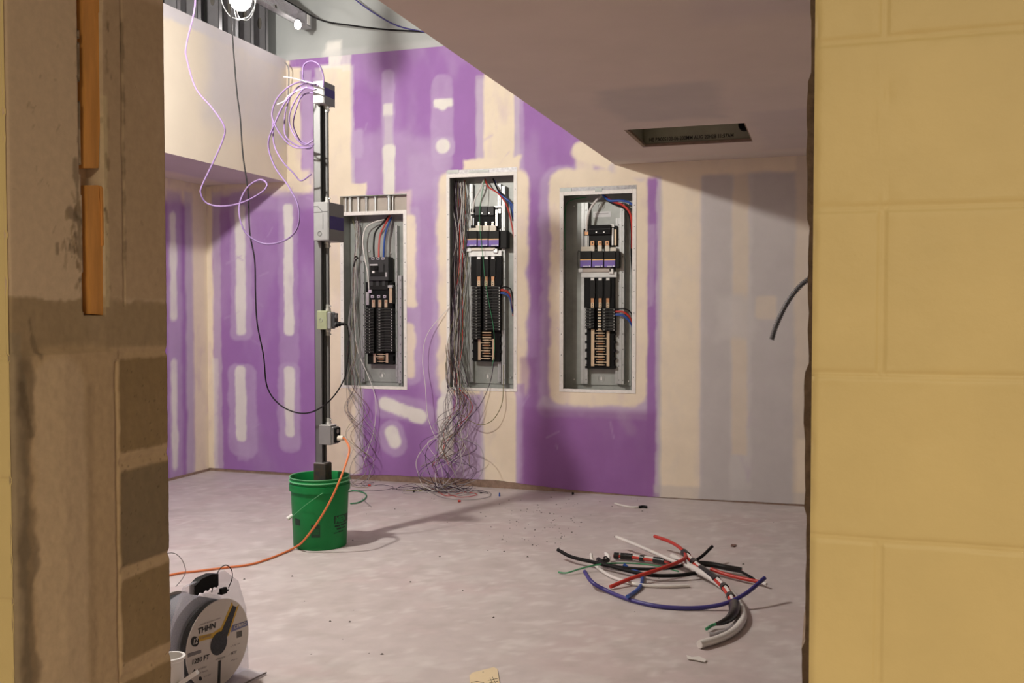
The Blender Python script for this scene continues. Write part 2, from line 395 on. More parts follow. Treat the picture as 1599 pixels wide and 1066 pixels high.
# around panel three
wr(844, 256, 1024, 652, HAZE, .75, 8, 10, rad=34); wr(840, 620, 1020, 652, LAVG, .5, 8, 10, rad=12)
wr(858, 262, 1012, 634, CREAM, 1, 8, 9, rad=22); wc(910, 236, 1000, 262, 16, CREAM, 1, 8, 8); wr(900, 225, 925, 300, CREAM, .9, 8, 10); wc(960, 262, 1000, 275, 7, LAVG, .6, 6, 8)
wc(975, 655, 985, 672, 10, LAVG, .5, 10, 10)
wr(814, 560, 836, 764, PSHADE, .5, 8, 8); wr(1011, 270, 1033, 772, PURP, .95, 4, 3); wr(1013, 262, 1033, 276, PSHADE, .6, 5, 4); wr(1012, 350, 1022, 480, HAZE, .7, 5, 6)  # deep purple strips put shade into the wall colour
bw._mix(-np.clip(np.minimum(B(935, 640)[1]-bw.V, np.minimum(bw.U-B(818, 600)[0], B(1028, 600)[0]-bw.U)), -1, 1)*4, PSHADE, .75, .25, 0, 5)  # lower purple darkened in the colour where the pole's shadow climbs
# right cream and grey boards
wr(1024, 268, 1042, 770, LAVG, .8, 5, 5); wr(1030, 230, 1500, 800, LGREY, 1, 3, 2)
wr(1033, 225, 1094, 790, CREAM, 1, 5, 3); wr(1090, 262, 1112, 800, LAVG, .25, 14, 5); wr(1096, 266, 1141, 800, GREY, .95, 8, 5); wr(1174, 264, 1246, 800, GREY, .9, 7, 5)
wr(1143, 262, 1168, 710, TAN, .95, 6, 4); wr(1120, 462, 1180, 530, LGREY, .8, 16, 12); wr(1180, 462, 1212, 498, TAN, .8, 6, 4, rad=6)
wr(960, 220, 1500, 268, CREAM, 1, 9, 6); wr(1240, 230, 1300, 800, TAN, .9, 8, 5); wr(1243, 690, 1500, 800, CREAM, .8, 8, 4)
wr(1020, 765, 1300, 800, GREY, .5, 6, 6)
# faint scrapes
for k in range(46):
    a, b = rng.uniform(330, 1020), rng.uniform(110, 740); L_ = rng.uniform(4, 26); an = rng.uniform(-1.2, 1.2)
    wc(a, b, a+L_*math.sin(an), b+L_*math.cos(an), rng.uniform(.6, 1.8), HAZE, rng.uniform(.25, .6), 3, 2, 20)
zb = lambda U: np.interp(U, [XL, -3.4, -2.9, -2.1, -1.6, -1.0, -.4, 1.6], [.022, .018, .045, .052, .018, .004, .012, .012])
def bw3(U, V_, D):
    low = zb(U)+.004*fnoise(U, U*0, 22, 5)
    Z = np.where(V_ < .085, low+(V_/.085)*(.085-low), V_)
    return np.stack([U, YB+0*U, Z], -1)
bw.to3 = bw3
bw.build('wall_back', M['drywall'], holes=(hole1, hole2, hole3))
m = MB(); m.box(XL-.1, 1.6, YB+.004, YB+.03, 0, .1, M['sill']); tag(m.build('trim_1'), kind='structure')
us = Surf(axis(XL, 1.6, .03), axis(ZP-.002, ZTOP, .03), lambda U, V_, D: np.stack([U, YB-.002+0*U, V_], -1), (.42, .435, .42))
a0, b0 = B(518, 62); us.rect(B(507, 70)[0], ZP-.1, B(531, 70)[0], B(520, 66)[1], MUD, .9, .02, .03)
us.rect(XL, ZP-.05, 0, ZP+.035, (.55, .55, .55), .5, .03, .03); us.build('wall_back.001', M['ceil'])
# ------------------------------------------------------------------ left wall, bulkhead
lw = Surf(axis(.9, YB, .012), axis(0, ZTOP, .015), lambda U, V_, D: np.stack([XL+0*U, U, V_], -1), PURP)
def LWp(px, py): p = on(px, py, 0, XL); return p[1], p[2]
def lr(x0, y0, x1, y1, col, a=1, f=.03, rough=.03, rad=0):
    ua, _ = LWp(x0, 500); ub, _ = LWp(x1, 500); _, va = LWp((x0+x1)/2, y0); _, vb = LWp((x0+x1)/2, y1); lw.rect(ua, va, ub, vb, col, a, f, rough, 7, rad)
lw.rect(.9, 1.98, YB, ZTOP, CREAM, 1, .1, .05); lw.rect(.8, ZBK1-.2, YB+.1, ZTOP+.1, (.22, .21, .22), 1, .02, .0)  # wall behind the studs toned dark for the dim recess; also cuts bounce
lr(301, 200, 400, 1100, CREAM, 1, .05, .03); lr(290, 300, 302, 1100, LAVG, .7, .04, .03)
lr(262, 300, 284, 1100, HAZE, .7, .06, .04); lr(266, 330, 277, 500, MUD, .9, .03, .03, .05); lr(266, 560, 276, 735, MUD, .9, .03, .03, .05)
lw.build('wall_left', M['drywall'])
m = MB(); m.box(XL, XL+.004, .9, YB, 0, .018, M['sill']); tag(m.build('trim_2'), kind='structure')
bk = Surf(axis(1.6, YB, .02), axis(ZBK0, ZBK1, .02), lambda U, V_, D: np.stack([XBK+0*U, U, V_], -1), (.74, .65, .52))
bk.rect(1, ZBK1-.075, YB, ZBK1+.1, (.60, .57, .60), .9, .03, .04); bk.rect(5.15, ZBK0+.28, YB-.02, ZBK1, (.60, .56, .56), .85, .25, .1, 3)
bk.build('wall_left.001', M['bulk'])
bu = Surf(axis(XL, XBK, .03), axis(1.6, YB, .03), lambda U, V_, D: np.stack([U, V_, ZBK0+0*U], -1), (.60, .52, .52))
bu.rect(XL, 1.6, XL+.22, YB, CREAM, .6, .1, .05); bu.build('ceiling.001', M['bulk'])
m = MB(); m.box(XL, XBK-.012, 1.6, YB, ZBK1-.03, ZBK1-.012, M['galvd']); m.box(XBK-.014, XBK-.001, 1.6, YB, ZBK0+.01, ZBK1-.004, M['beige']); tag(m.build('trim_3'), kind='structure')
# open steel studs above the bulkhead
for i, y in enumerate((2.2, 2.6, 3.0, 3.41, 3.8, 4.2, 4.45, 4.62, 4.9, 5.1, 5.32, 5.5, 5.68, 5.86)):
    m = MB(); d = .0012*2
    x1 = XBK-.02; x0 = x1-.09
    m.box(x0, x1, y, y+d, ZBK1-.01, ZTOP-.01, M['stud']); m.box(x1-d, x1, y, y+.036, ZBK1-.01, ZTOP-.01, M['stud']); m.box(x0, x0+d, y, y+.036, ZBK1-.01, ZTOP-.01, M['stud'])
    m.prism([(x0+.045+.016*math.cos(t), y-.001, ZBK1+.20+.04*math.sin(t)) for t in np.linspace(0, 2*math.pi, 15)[:-1]], (0, -.002, 0), M['dark'])  # flat dark disc paints the shaded web hole
    o = m.build('steel_stud')
    lab = ('bare steel wall stud standing on the bulkhead ledge, closest to the far wall corner' if i == 13 else 'bare steel stud above the white bulkhead')
    tag(o, lab if i == 13 else 'bare steel stud in the open framing above the white bulkhead', 'stud', 'steel studs above the bulkhead' if i < 13 else None, )
m = MB(); m.box(XBK-.114, XBK-.016, 1.6, YB-.01, ZBK1-.012, ZBK1-.008, M['stud'])
m.box(XBK-.0185, XBK-.016, 1.6, YB-.01, ZBK1-.01, ZBK1-.004, M['stud'])
tag(m.build('stud_track'), 'thin steel floor track under the open studs on the bulkhead', 'track')
# ------------------------------------------------------------------ ceilings
VH = (-1.005, 4.95, -.392, 5.50)
ce = Surf(axis(XC, 1.6, .02, (VH[0], VH[2])), axis(YJ+.02, YB, .02, (VH[1], VH[3])), lambda U, V_, D: np.stack([U, V_, ZC+0*U], -1), (.66, .565, .49))
def cq(x0, y0, x1, y1, col, a, f=.08):
    p = on(x0, y0, 2, ZC); q = on(x1, y1, 2, ZC); ce.rect(p[0], p[1], q[0], q[1], col, a, f, .08, 3)
ce.rect(XC, 1, 1.6, 4.2, (.66, .55, .45), .6, 1.0, .2, 1.5)
ce.rect(-.98, 4.02, -.47, 4.78, (.50, .45, .41), .7, .12, .12, 3); ce.rect(-.35, 4.7, .0, 5.8, (.54, .47, .44), .6, .12, .1, 3)
ce.rect(-.40, 2.6, .1, 3.2, (.56, .48, .46), .5, .2, .1, 3)
ce.rect(XC, YB-.20, 1.6, YB, (.66, .59, .52), .8, .1, .05)
ce.build('ceiling', M['ceil'], holes=(VH,))
m = MB(); m.box(XC+.001, XC+.012, YJ+.02, YB, ZC+.003, ZTOP, M['upper']); tag(m.build('wall_right.001'), kind='structure')
m = MB(); m.box(XL, XC, .9, YB, ZTOP, ZTOP+.02, M['deck']); tag(m.build('ceiling.002'), kind='structure')
# ceiling opening with duct inside
r = thing('duct_opening', ((VH[0]+VH[2])/2, (VH[1]+VH[3])/2, ZC), 'rectangular duct opening cut in the dropped ceiling, dark metal inside', 'vent opening')
m = MB(); t = .004; zt = ZC+.16
m.box(VH[0]-t, VH[0], VH[1]-t, VH[3]+t, ZC+.002, zt, M['duct']); m.box(VH[2], VH[2]+t, VH[1]-t, VH[3]+t, ZC+.002, zt, M['duct'])
m.box(VH[0]-t, VH[2]+t, VH[1]-t, VH[1], ZC+.002, zt, M['duct']); m.box(VH[0]-t, VH[2]+t, VH[3], VH[3]+t, ZC+.002, zt, M['duct']); m.box(VH[0]-t, VH[2]+t, VH[1]-t, VH[3]+t, zt, zt+t, M['duct'])
m.build('duct_liner', r)
m = MB()
for (a, b, c, d) in ((VH[0], VH[0]+.018, VH[1], VH[3]), (VH[2]-.006, VH[2], VH[1], VH[3])): m.box(a, b, c, d, ZC+.001, ZC+.016, M['mortar'])
m.box(VH[0], VH[2], VH[3]-.008, VH[3], ZC+.001, ZC+.016, M['sill']); m.build('cut_board_edge', r)
m = MB(); put_text(m, 'HE PA00S103-06-200MM AUG 20H2B 11:57AM', .030, lambda a, b: (VH[0]+.035+a*.80, VH[3]-.0015, ZC+.03+b), M['print_'], .0006)
m.build('printed_code', r)
m = MB(); m.cyl((VH[2]-.045, VH[3]-.06, ZC+.085), (VH[2]-.045, VH[3]-.01, ZC+.085), .03, M['black']); m.build('duct_knob', r)

# ------------------------------------------------------------------ floor
fl = Surf(axis(-4.4, 1.6, .025), axis(-2.0, YB+.02, .025), lambda U, V_, D: np.stack([U, V_, 0*U], -1), (.56, .495, .475))
fl._mix(-fnoise(fl.U, fl.V, 1.4, 40), (.52, .455, .43), .6, .3, 0, 5)
fl._mix(-fnoise(fl.U, fl.V, 2.6, 50)+.08, (.545, .45, .435), .7, .2, 0, 5)
fl._mix(-fnoise(fl.U, fl.V, 7, 60)+.14, (.62, .57, .54), .5, .05, 0, 5); fl._mix(-fnoise(fl.U, fl.V, 19, 64)+.16, (.66, .61, .58), .6, .05, 0, 5)
fl._mix(-fnoise(fl.U, fl.V, 9, 70)+.15, (.46, .405, .375), .45, .08, 0, 5)
fl.rect(XL, YB-.4, 1.6, YB+.1, (.60, .55, .54), .35, .2, .1)
fl.build('floor', M['floor'])

# ------------------------------------------------------------------ near block wall
JZ = [1.112+.2*k for k in range(-6, 8)]; FZ = [1.1155+.195*k for k in range(-6, 8)]
ue = on(1268, 533, 1, YF)[0]
vj_even = [.062, .462, .862, 1.262]; vj_odd = [-.138+.002, .262, .662, 1.062]
fine = lambda c: [c+d for d in (-.009, -.0065, -.0045, -.0025, -.0008, .0008, .0025, .0045, .0065, .009)]
def blockface(name, u0, u1, colm, mirror=False):
    xs = axis(u0, u1, .012, [x for c in vj_even+vj_odd for x in fine(c) if u0 < x < u1]+[u0+.002, u0+.005, u0+.009])
    zs = axis(0, 2.6, .012, [x for c in FZ for x in fine(c) if 0 < x < 2.6])
    s = Surf(xs, zs, None, colm); prof = lambda d: .0032*np.exp(-(d/.0042)**2)-.0016*np.exp(-(d/.0016)**2)
    D = np.zeros(s.U.shape)
    for k, c in enumerate(FZ):
        D = np.maximum(D, prof(s.V-c-.0015*fnoise(s.U, s.U*0, 14, k)))
        up = (s.V > c) & (s.V <= c+.195)
        for x in (vj_odd if k % 2 else vj_even):
            D = np.where(up, np.maximum(D, prof(s.U-x-.0012*fnoise(s.V, s.V*0, 9, 20+k))), D)
    D += .0012*fnoise(s.U, s.V, 12, 9)+.0010*np.clip(fnoise(s.U, s.V, 60, 3)-.12, 0, 1)*8
    if u0 > -1: D += .004*np.exp(-((s.U-u0)/.0035)**2)*(1+2*fnoise(s.V, s.V*0, 40, 77))
    s.D = D; s.to3 = lambda U, V_, D: np.stack([U, YF+D, V_], -1); return s.build(name, M['yellow'])
blockface('wall_front', ue, 1.6, (.6,.45,.2)); blockface('wall_front.001', XJ-1.0, XJ-.0005, (.6,.45,.2))
ub = on(1260.5, 533, 1, YJ)[0]
m = MB(); m.box(ue+.001, 1.6, YF+.006, YF+.19, 0, 2.6, M['mortar']); m.box(XJ-1.0, XJ-.05, YF+.01, YJ, 0, 2.6, M['mortar'])
m.box(XJ-1.0, 1.6, YF+.01, YJ, 2.25, 2.6, M['mortar'])
zz = np.arange(0, 2.31, .012); n = len(zz); ed = ub+.0035*fnoise(zz, zz*0, 16, 4, 5)*2+.004*((np.floor((zz-.112)/.2) % 2))
V0 = []; Fc = []
for z, e in zip(zz, ed): V0 += [(e, YJ-.17, z), (e, YJ, z), (1.6, YJ, z), (1.6, YJ-.17, z)]
for i in range(n-1):
    for k in range(4): Fc.append((i*4+k, i*4+(k+1) % 4, (i+1)*4+(k+1) % 4, (i+1)*4+k))
m.add(V0, Fc, M['mortar'])
tag(m.build('wall_front.002'), kind='structure')
# left jamb: rough masonry return
PL = (.60,.46,.32); SM = (.35,.255,.15); BL = (.27,.185,.09); COLM = (.50,.36,.215); DK = (.12,.085,.05)
jb = Surf(axis(YF, YJ, .0028), axis(0.3, 1.95, .0035), None, PL)
def J(px, py): p = on(px, py, 0, XJ); return p[1], p[2]
def jr(x0, y0, x1, y1, col, a=1, f=.006, rough=.012, rs=30, rad=0):
    ua, _ = J(x0, 533); ub_, _ = J(x1, 533); _, va = J((x0+x1)/2, y0); _, vb = J((x0+x1)/2, y1); jb.rect(ua, va, ub_, vb, col, a, f, rough, rs, rad)
jr(-60, 468, 300, 1400, SM, 1, .006, .02, 25)
jr(165, 0, 300, 470, (.45,.325,.205), .85, .02, .01)
jr(36, 545, 185, 1400, COLM, 1, .02, .02, 14, .05); jr(46, 560, 128, 1400, (.58,.44,.29), .8, .02, .015, 12, .05)
jr(-30, 520, 34, 1400, (.33,.255,.165), .9, .006, .02, 30); jr(24, 560, 46, 1300, DK, .6, .014, .03, 18); jr(128, 600, 140, 1400, (.28,.20,.12), .4, .02, .01)
jr(170, 540, 300, 1400, COLM, 1, .008, .006); 
for (y0, y1) in ((558, 700), (728, 875), (893, 1022), (1052, 1200)): jr(184, y0, 262, y1, BL, .95, .006, .006, 40, .008)
jr(184, 728, 262, 875, (.185,.145,.095), .6, .01, .01)
jr(-40, 300, 12, 1400, (.3,.22,.12), .3, .01, .01)
for (x0, y0, x1, y1, w) in ((122, 20, 127, 200, 3), (190, 30, 194, 190, 2.5), (193, 190, 196, 420, 1.2), (118, 250, 126, 400, 7), (110, 330, 128, 345, 10), (104, 372, 112, 375, 2), (45, 500, 60, 560, 5), (30, 600, 45, 680, 6)):
    ua, va = J(x0, y0); ub_, vb = J(x1, y1); jb.cap(ua, va, ub_, vb, w*.001*.8, DK, .6, .006, .012, 45)
jr(165, 150, 172, 480, (.62,.5,.30), .7, .004, .004)
rs_ = random.Random(21)
for k in range(70):
    px_ = rs_.choice((rs_.gauss(124, 3), rs_.gauss(168, 2.5), rs_.gauss(114, 8))); py_ = rs_.uniform(10, 455) if px_ > 120 else rs_.uniform(300, 400)
    ua, va = J(px_, py_); ub_, vb = J(px_+rs_.uniform(-3, 3), py_+rs_.uniform(4, 22)); jb.cap(ua, va, ub_, vb, rs_.uniform(.0006, .0028), rs_.choice((DK, SM, (.22,.15,.08))), rs_.uniform(.35, .8), .004, .01, 60)
for k in range(26):
    ua, va = J(rs_.uniform(15, 255), rs_.uniform(10, 460)); jb.cap(ua, va, ua+rs_.uniform(-.01, .01), va+rs_.uniform(-.012, .012), rs_.uniform(.0004, .0015), (.30,.22,.14), .5, .003, .004, 60)
for k in range(150):
    px_, py_ = rs_.uniform(186, 262), rs_.uniform(560, 1060); ua, va = J(px_, py_); jb.cap(ua, va, ua+.001, va, rs_.uniform(.0004, .0014), (.11,.075,.04), .75, .002, .001, 60)
n1 = fnoise(jb.U, jb.V, 55, 8); n2 = fnoise(jb.U, jb.V, 14, 18)
rough_m = (jb.V < J(150, 468)[1]).astype(float)
D = .0012*n2+.0005*n1+rough_m*(.002*n1+.002*n2)
ya, _ = J(131, 500); yb_, _ = J(164, 500); zgap = J(150, 492)[1]
D -= .035*((jb.U > ya+.004*fnoise(jb.V, jb.V*0, 30, 33)) & (jb.U < yb_+.006*fnoise(jb.V, jb.V*0, 26, 34)) & (jb.V > zgap))
jb.C[(jb.U > ya) & (jb.U < yb_) & (jb.V > zgap)] *= 1.0
yjl, _ = J(183, 600)
for jz in JZ:
    D -= .004*np.exp(-((jb.V-jz-.06*(jb.U-YJ)*0)/.007)**2)*((jb.U > yjl) & (jb.V < 1.16))
D -= .006*np.exp(-((jb.U-J(183, 800)[0])/.004)**2)*(jb.V < 1.10)
D += .010*(np.clip(1-np.abs(jb.U-J(95, 700)[0])/.16, 0, 1))*(jb.V < 1.12)
D -= .004*np.exp(-((jb.U-J(192, 300)[0]-.002*fnoise(jb.V, jb.V*0, 20, 41))/.0016)**2)*(jb.V > 1.2)
D -= .008*np.exp(-((jb.U-J(124, 150)[0])/.002)**2)*(jb.V > 1.43)
D += -.006*np.exp(-((jb.U-YF)/.004)**2)-.006*np.exp(-((jb.U-YJ)/.003)**2)
jb.D = D; jb.to3 = lambda U, V_, D: np.stack([XJ+D, U, V_], -1)
jb.build('wall_front.003', M['jamb'], smooth=True)
m = MB(); m.box(XJ-.05, XJ-.004, YF+.004, YJ-.003, 0, .32, M['mortar']); m.box(XJ-.05, XJ-.004, YF+.004, YJ-.003, 1.93, 2.3, M['mortar']); tag(m.build('wall_front.004'), kind='structure')
# lumber pieces wedged in the gap
def shim(name, pts, dx0, dx1, lab):
    m = MB(); P = [(XJ+dx1, *J(*p)) for p in pts]; m.prism(P, (dx0-dx1, 0, 0), M['wood'])
    return tag(m.build(name), lab, 'wood shim')
shim('wood_shim', [(132, -60), (158, -60), (160, 60), (162, 150), (158, 262), (136, 262), (138, 150), (134, 40)], -.033, -.006, 'splintered orange lumber strip wedged in the upper gap of the jamb')
shim('wood_shim', [(139, 289), (157, 289), (163, 380), (164, 492), (145, 490), (140, 380)], -.033, -.004, 'smooth orange lumber strip in the jamb gap, below the splintered strip')
shim('wood_sliver', [(159, 290), (165, 300), (166, 380), (161, 384)], -.02, -.001, 'thin pale sliver of wood beside the lower orange strip')
m = MB(); m.box(1.6, 1.62, YF, YB, 0, ZC, M['upper']); tag(m.build('wall_right'), kind='structure')

exec_parts = True
# ------------------------------------------------------------------ electrical panels
def px_box(mb, x0, y0, x1, y1, d0, d1, m, c=0):
    """box whose front face lies d0 behind the wall face and back d1 behind it"""
    xa, za = B(x0, (y0+y1)/2, d0); xb, _ = B(x1, (y0+y1)/2, d0); _, z1 = B((x0+x1)/2, y0, d0); _, z0 = B((x0+x1)/2, y1, d0)
    return mb.box(xa, xb, YB+d0, YB+d1, z0, z1, m, c)
def PP(x, y, d): p = on(x, y, 1, YB+d); return tuple(p)
DEP = .146
def breakers(root, x0, x1, y0, y1, n, d, side):
    xa, _ = B(x0, 500, d); xb, _ = B(x1, 500, d); _, zt = B(x0, y0, d); _, zb_ = B(x0, y1, d); h = (zt-zb_)/n
    off = np.array(root.location); m = MB(); w = xb-xa
    m.box(xa, xb, YB+d, YB+d+.05, zt-h+.0008, zt-.0008, M['bplas'], .0015)
    s0, s1 = (.52, .86) if side < 0 else (.14, .48)
    m.box(xa+w*s0, xa+w*s1, YB+d-.007, YB+d, zt-h*.72, zt-h*.28, M['bplas'], .001)
    m.box(xa+w*s0, xa+w*(s0+.10), YB+d-.0075, YB+d-.001, zt-h*.70, zt-h*.3, M['hand'])
    e = .92 if side > 0 else .04
    m.box(xa+w*e, xa+w*(e+.05), YB+d-.001, YB+d, zt-h*.75, zt-h*.35, M['galv'])
    m.box(xa+w*.02, xa+w*.98, YB+d-.0012, YB+d, zt-.0022, zt-.0012, M['hand'])
    p = m.build('circuit_breaker', root)
    for k in range(1, n):
        q = p.copy(); COL.objects.link(q); q.parent = root; q.location = (0, 0, -k*h)
def bus(root, xl0, xl1, xr0, xr1, y0, y1, d, n):
    if xl1 > xl0:
        m = MB(); px_box(m, xl0, y0, xl1, y1, d, d+.006, M['brass']); m.build('bus_bar', root)
        m = MB(); px_box(m, xr0, y0, xr1, y1, d, d+.006, M['brass']); m.build('bus_bar', root)
    c = (xl1+xr0)/2; hw = (xr0-xl1)/2; h = (y1-y0)/n
    for k in range(n):
        y = y0+h*(k+.3); m = MB(); e0 = c-hw*(.98 if k % 3 == 1 else .7); e1 = c+hw*(.98 if k % 3 == 0 else .7)
        px_box(m, e0, y, e1, y+h*.34, d-.003, d+.004, M['brass'], .001)
        px_box(m, c-hw*.45, y-h*.1, c+hw*.45, y+h*.45, d-.006, d+.004, M['copper' if k % 3 == 2 else 'brass'], .0015); m.build('bus_stab', root)
def keyhole(root, x, y, r=5, d=DEP-.012):
    c = PP(x, y, d); m = MB(); R = r/240
    m.tube([np.array(c)+[R*math.cos(t), 0, R*math.sin(t)] for t in np.linspace(0, 2*math.pi, 25)], .0022, M['galv'], seg=6, smooth=False)
    m.prism([(c[0]-.006, c[1]-.001, c[2]-.012), (c[0]+.006, c[1]-.001, c[2]-.012), (c[0]+.004, c[1]-.001, c[2]+.012), (c[0]-.004, c[1]-.001, c[2]+.012)], (0, -.0015, 0), M['wht']); m.build('keyhole', root)
def screw(root, x, y, d=DEP-.012, mm='silver'):
    c = np.array(PP(x, y, d)); m = MB(); m.cyl(c, c-[0, .006, 0], .009, M['galvd'], 12); m.cyl(c-[0, .006, 0], c-[0, .009, 0], .0045, M[mm], 8); m.build('mounting_screw', root)
def wire_part(root, pts, r, mm, name='feeder_wire'):
    m = MB(); m.tube([PP(*p) for p in pts], r, M[mm], seg=8, n=6); return m.build(name, root, smooth=True)
def tub(root, hole, top, lipw, mats=('lip', 'galvd')):
    u0, v0, u1, v1 = hole; tm = MB(); t = .003; y0 = YB+.001; y1 = YB+DEP; L_ = M[mats[1]]
    tm.box(u0+.001, u0+t, y0, y1, v0+.001, v1, L_); tm.box(u1-t, u1-.001, y0, y1, v0+.001, v1, L_); tm.box(u0, u1, y0, y1, v0+.001, v0+t, L_)
    tm.box(u0, u1, y0, y1, v1-t, v1, L_); tm.box(u0, u1, y1-t, y1, v0, v1, L_); tm.build('tub', root)
    m = MB(); w = lipw; y0 = YB-.004; y1 = YB+.004; mm = M['lip']
    m.box(u0, u0+w, y0, y1, v0, v1, mm, .001); m.box(u1-w, u1, y0, y1, v0, v1, mm, .001); m.box(u0+w, u1-w, y0, y1, v1-w, v1, mm, .001); m.box(u0+w, u1-w, y0, y1, v0, v0+w*.8, mm, .001)
    for k in range(9):
        z = v0+(v1-v0)*(.08+.105*k)
        for x in (u0+w*.5, u1-w*.5): m.cyl((x, y0, z), (x, y0-.0008, z), .0028, M['dgrey'], 8)
    m.build('flange', root)
    m = MB(); m.box(u0+.055, u1-.055, YB+DEP-.012, YB+DEP-.008, v0+.04, v1-.05, M['galvd'], .001); m.build('back_pan', root)
def rail(root, x0, x1, y0, y1, d=.10):
    m = MB(); px_box(m, x0, y0, x1, y1, d, DEP-.012, M['rail'], .001)
    w = (x1-x0)
    px_box(m, x0+w*.42, y0, x0+w*.52, y1, d-.001, d, M['galvd']); 
    for k in range(12):
        y = y0+(y1-y0)*(.04+k*.085); px_box(m, x0+w*.68, y, x0+w*.82, y+1.6, d-.0012, d, M['dgrey'])
    m.build('mounting_rail', root)
def contactor(root, x0, x1, y0, y1, d):
    w = (x1-x0)/3
    for k in range(3):
        a = x0+k*w+.4; b = x0+(k+1)*w-.4; m = MB(); px_box(m, a, y0, b, y1, d, d+.07, M['bplas'] if k < 9 else 0, .002); o = m.build('breaker_module', root)
        m = MB(); ym = y0+(y1-y0)*.5
        px_box(m, a+.5, ym+1.4, b-.5, y1-.8, d-.001, d, M['purple']); px_box(m, a+.5, ym, b-.5, ym+1.5, d-.0012, d, M['orange_l'])
        px_box(m, a+w*.25, y1-2.6, b-w*.3, y1-1.5, d-.0016, d, M['sticker']); px_box(m, b-w*.22, y1-3, b-w*.08, y1-1.3, d-.0016, d, M['sticker'])
        px_box(m, a+w*.28, ym+4, b-w*.25, ym+4.7, d-.0016, d, M['lav']); m.build('rating_label', o)
def mid_block(root, x0, x1, y0, y1, tabs, d):
    m = MB(); px_box(m, x0, y0, x1, y1, d+.012, d+.07, M['black'], .002)
    for k, t in enumerate(tabs):
        px_box(m, t-4.3, y0+3, t+4.3, y1-15, d+.002, d+.02, M['bplas'], .002)
    m.build('lug_block', root)
    for t in tabs:
        m = MB(); px_box(m, t-2.6, y0+.5, t+2.8, y0+4.5, d, d+.012, M['silver'], .001); m.build('terminal', root)
        m = MB(); px_box(m, t-2.4, y1-16, t+2.4, y1-8.5, d+.004, d+.014, M['copper'], .001); px_box(m, t-2.4, y1-8.5, t+2.4, y1, d+.004, d+.014, M['brass'], .001)
        px_box(m, t-.7, y1-6.6, t+.7, y1-5.2, d+.003, d+.006, M['dgrey']); px_box(m, t-.7, y1-3, t+.7, y1-1.6, d+.003, d+.006, M['dgrey']); m.build('bus_tab', root)

# ---- panel three (right)
u0, v0, u1, v1 = PR[2]
p3 = thing('electrical_panel', ((u0+u1)/2, YB+.07, v0), 'open recessed electrical panel at right, few breakers and an exposed bus below', 'electrical panel')
tub(p3, (u0, v0, u1, v1), 0, .026)
m = MB(); m.box(u0, u1, YB-.002, YB+.03, v1, hole3[3], M['lipg'])
for (a, b) in ((875, 892), (929, 940)): px_box(m, a, 294, b, 299.5, -.006, 0, M['galvd'])
m.build('header_strip', p3)
rail(p3, 907, 918, 316, 599, .10); rail(p3, 961, 968, 340, 599, .10); rail(p3, 967.5, 974.5, 316, 600, .085)
keyhole(p3, 939, 322); keyhole(p3, 939, 591); screw(p3, 897, 322); screw(p3, 897, 592); screw(p3, 981.5, 595); screw(p3, 982, 319)
m = MB(); px_box(m, 926, 330, 954, 339, DEP-.014, DEP-.012, M['sticker']); px_box(m, 929, 333, 950, 333.6, DEP-.0145, DEP-.014, M['greyp']); m.build('rating_sticker', p3)
m = MB(); px_box(m, 918.5, 351, 953, 366, .055, .12, M['black'], .002); px_box(m, 920, 364, 954, 383, .075, .12, M['bplas'], .002); px_box(m, 919, 357, 953, 358, .053, .055, M['dgrey'])
for x in (931, 943): px_box(m, x-1, 361.5, x+1, 363.5, .052, .055, M['silver'])
m.build('main_lug_block', p3)
for x in (925, 936.5, 948):
    m = MB(); px_box(m, x-3, 376, x+3, 383, .062, .08, M['copper'], .001); px_box(m, x-1, 378, x+1, 380.5, .060, .062, M['dgrey']); px_box(m, x-3.2, 383, x+3.2, 393, .066, .08, M['ivory'], .001); m.build('terminal_lug', p3)
m = MB(); px_box(m, 907, 385, 926, 393, .068, .085, M['ivory'], .001); m.build('insulator', p3); m = MB(); px_box(m, 953, 386, 962, 393, .068, .085, M['ivory'], .001); m.build('insulator', p3)
m = MB(); px_box(m, 911, 357, 921, 386, .08, .12, M['bplas'], .002)
for k in range(4): px_box(m, 912+k*2, 368, 913.2+k*2, 385, .076, .08, M['silver'])
px_box(m, 913, 361, 919, 367, .066, .08, M['copper'], .001); m.build('ground_lug', p3)
m = MB(); px_box(m, 953.5, 353, 964, 384, .085, .12, M['bplas'], .002); px_box(m, 955, 356, 958, 383, .074, .085, M['silver'], .001); px_box(m, 959.5, 358, 962.5, 383, .078, .085, M['brass'], .001); px_box(m, 953, 350, 959, 355, .072, .085, M['galv'], .001); m.build('neutral_bar', p3)
contactor(p3, 905, 961.5, 392, 417.5, .03)
m = MB(); px_box(m, 961.5, 392, 967, 418, .035, .1, M['bplas'], .002); m.build('module_end_cap', p3)
m = MB(); px_box(m, 910, 418, 954, 424.5, .05, .07, M['beige'], .001); px_box(m, 907, 424.5, 963, 433, .06, .075, M['galv'], .001); px_box(m, 903, 418.5, 910, 425, .05, .07, M['galv'], .002); px_box(m, 951, 418.5, 958, 428, .05, .07, M['silver'], .003); m.build('mounting_bracket', p3)
mid_block(p3, 912, 959, 433, 480.5, (925, 937, 949), .045)
breakers(p3, 913.5, 928, 481, 513, 7, .04, -1); breakers(p3, 940, 960, 481, 517, 8, .04, 1)
m = MB(); px_box(m, 916, 478, 959, 575.5, .075, .12, M['black'], .002)
for k in range(5):
    y = 519+k*13; px_box(m, 913.6, y, 917, y+4, .072, .09, M['black']); px_box(m, 958, y, 961.5, y+4, .072, .09, M['black'])
m.build('bus_base', p3)
bus(p3, 923, 928, 947.2, 951.6, 514, 571.5, .066, 14); 
m = MB(); 
for k in range(8): px_box(m, 933.5, 482+k*4.4, 938.5, 484.4+k*4.4, .05, .06, M['brass' if k % 3 else 'ivory'])
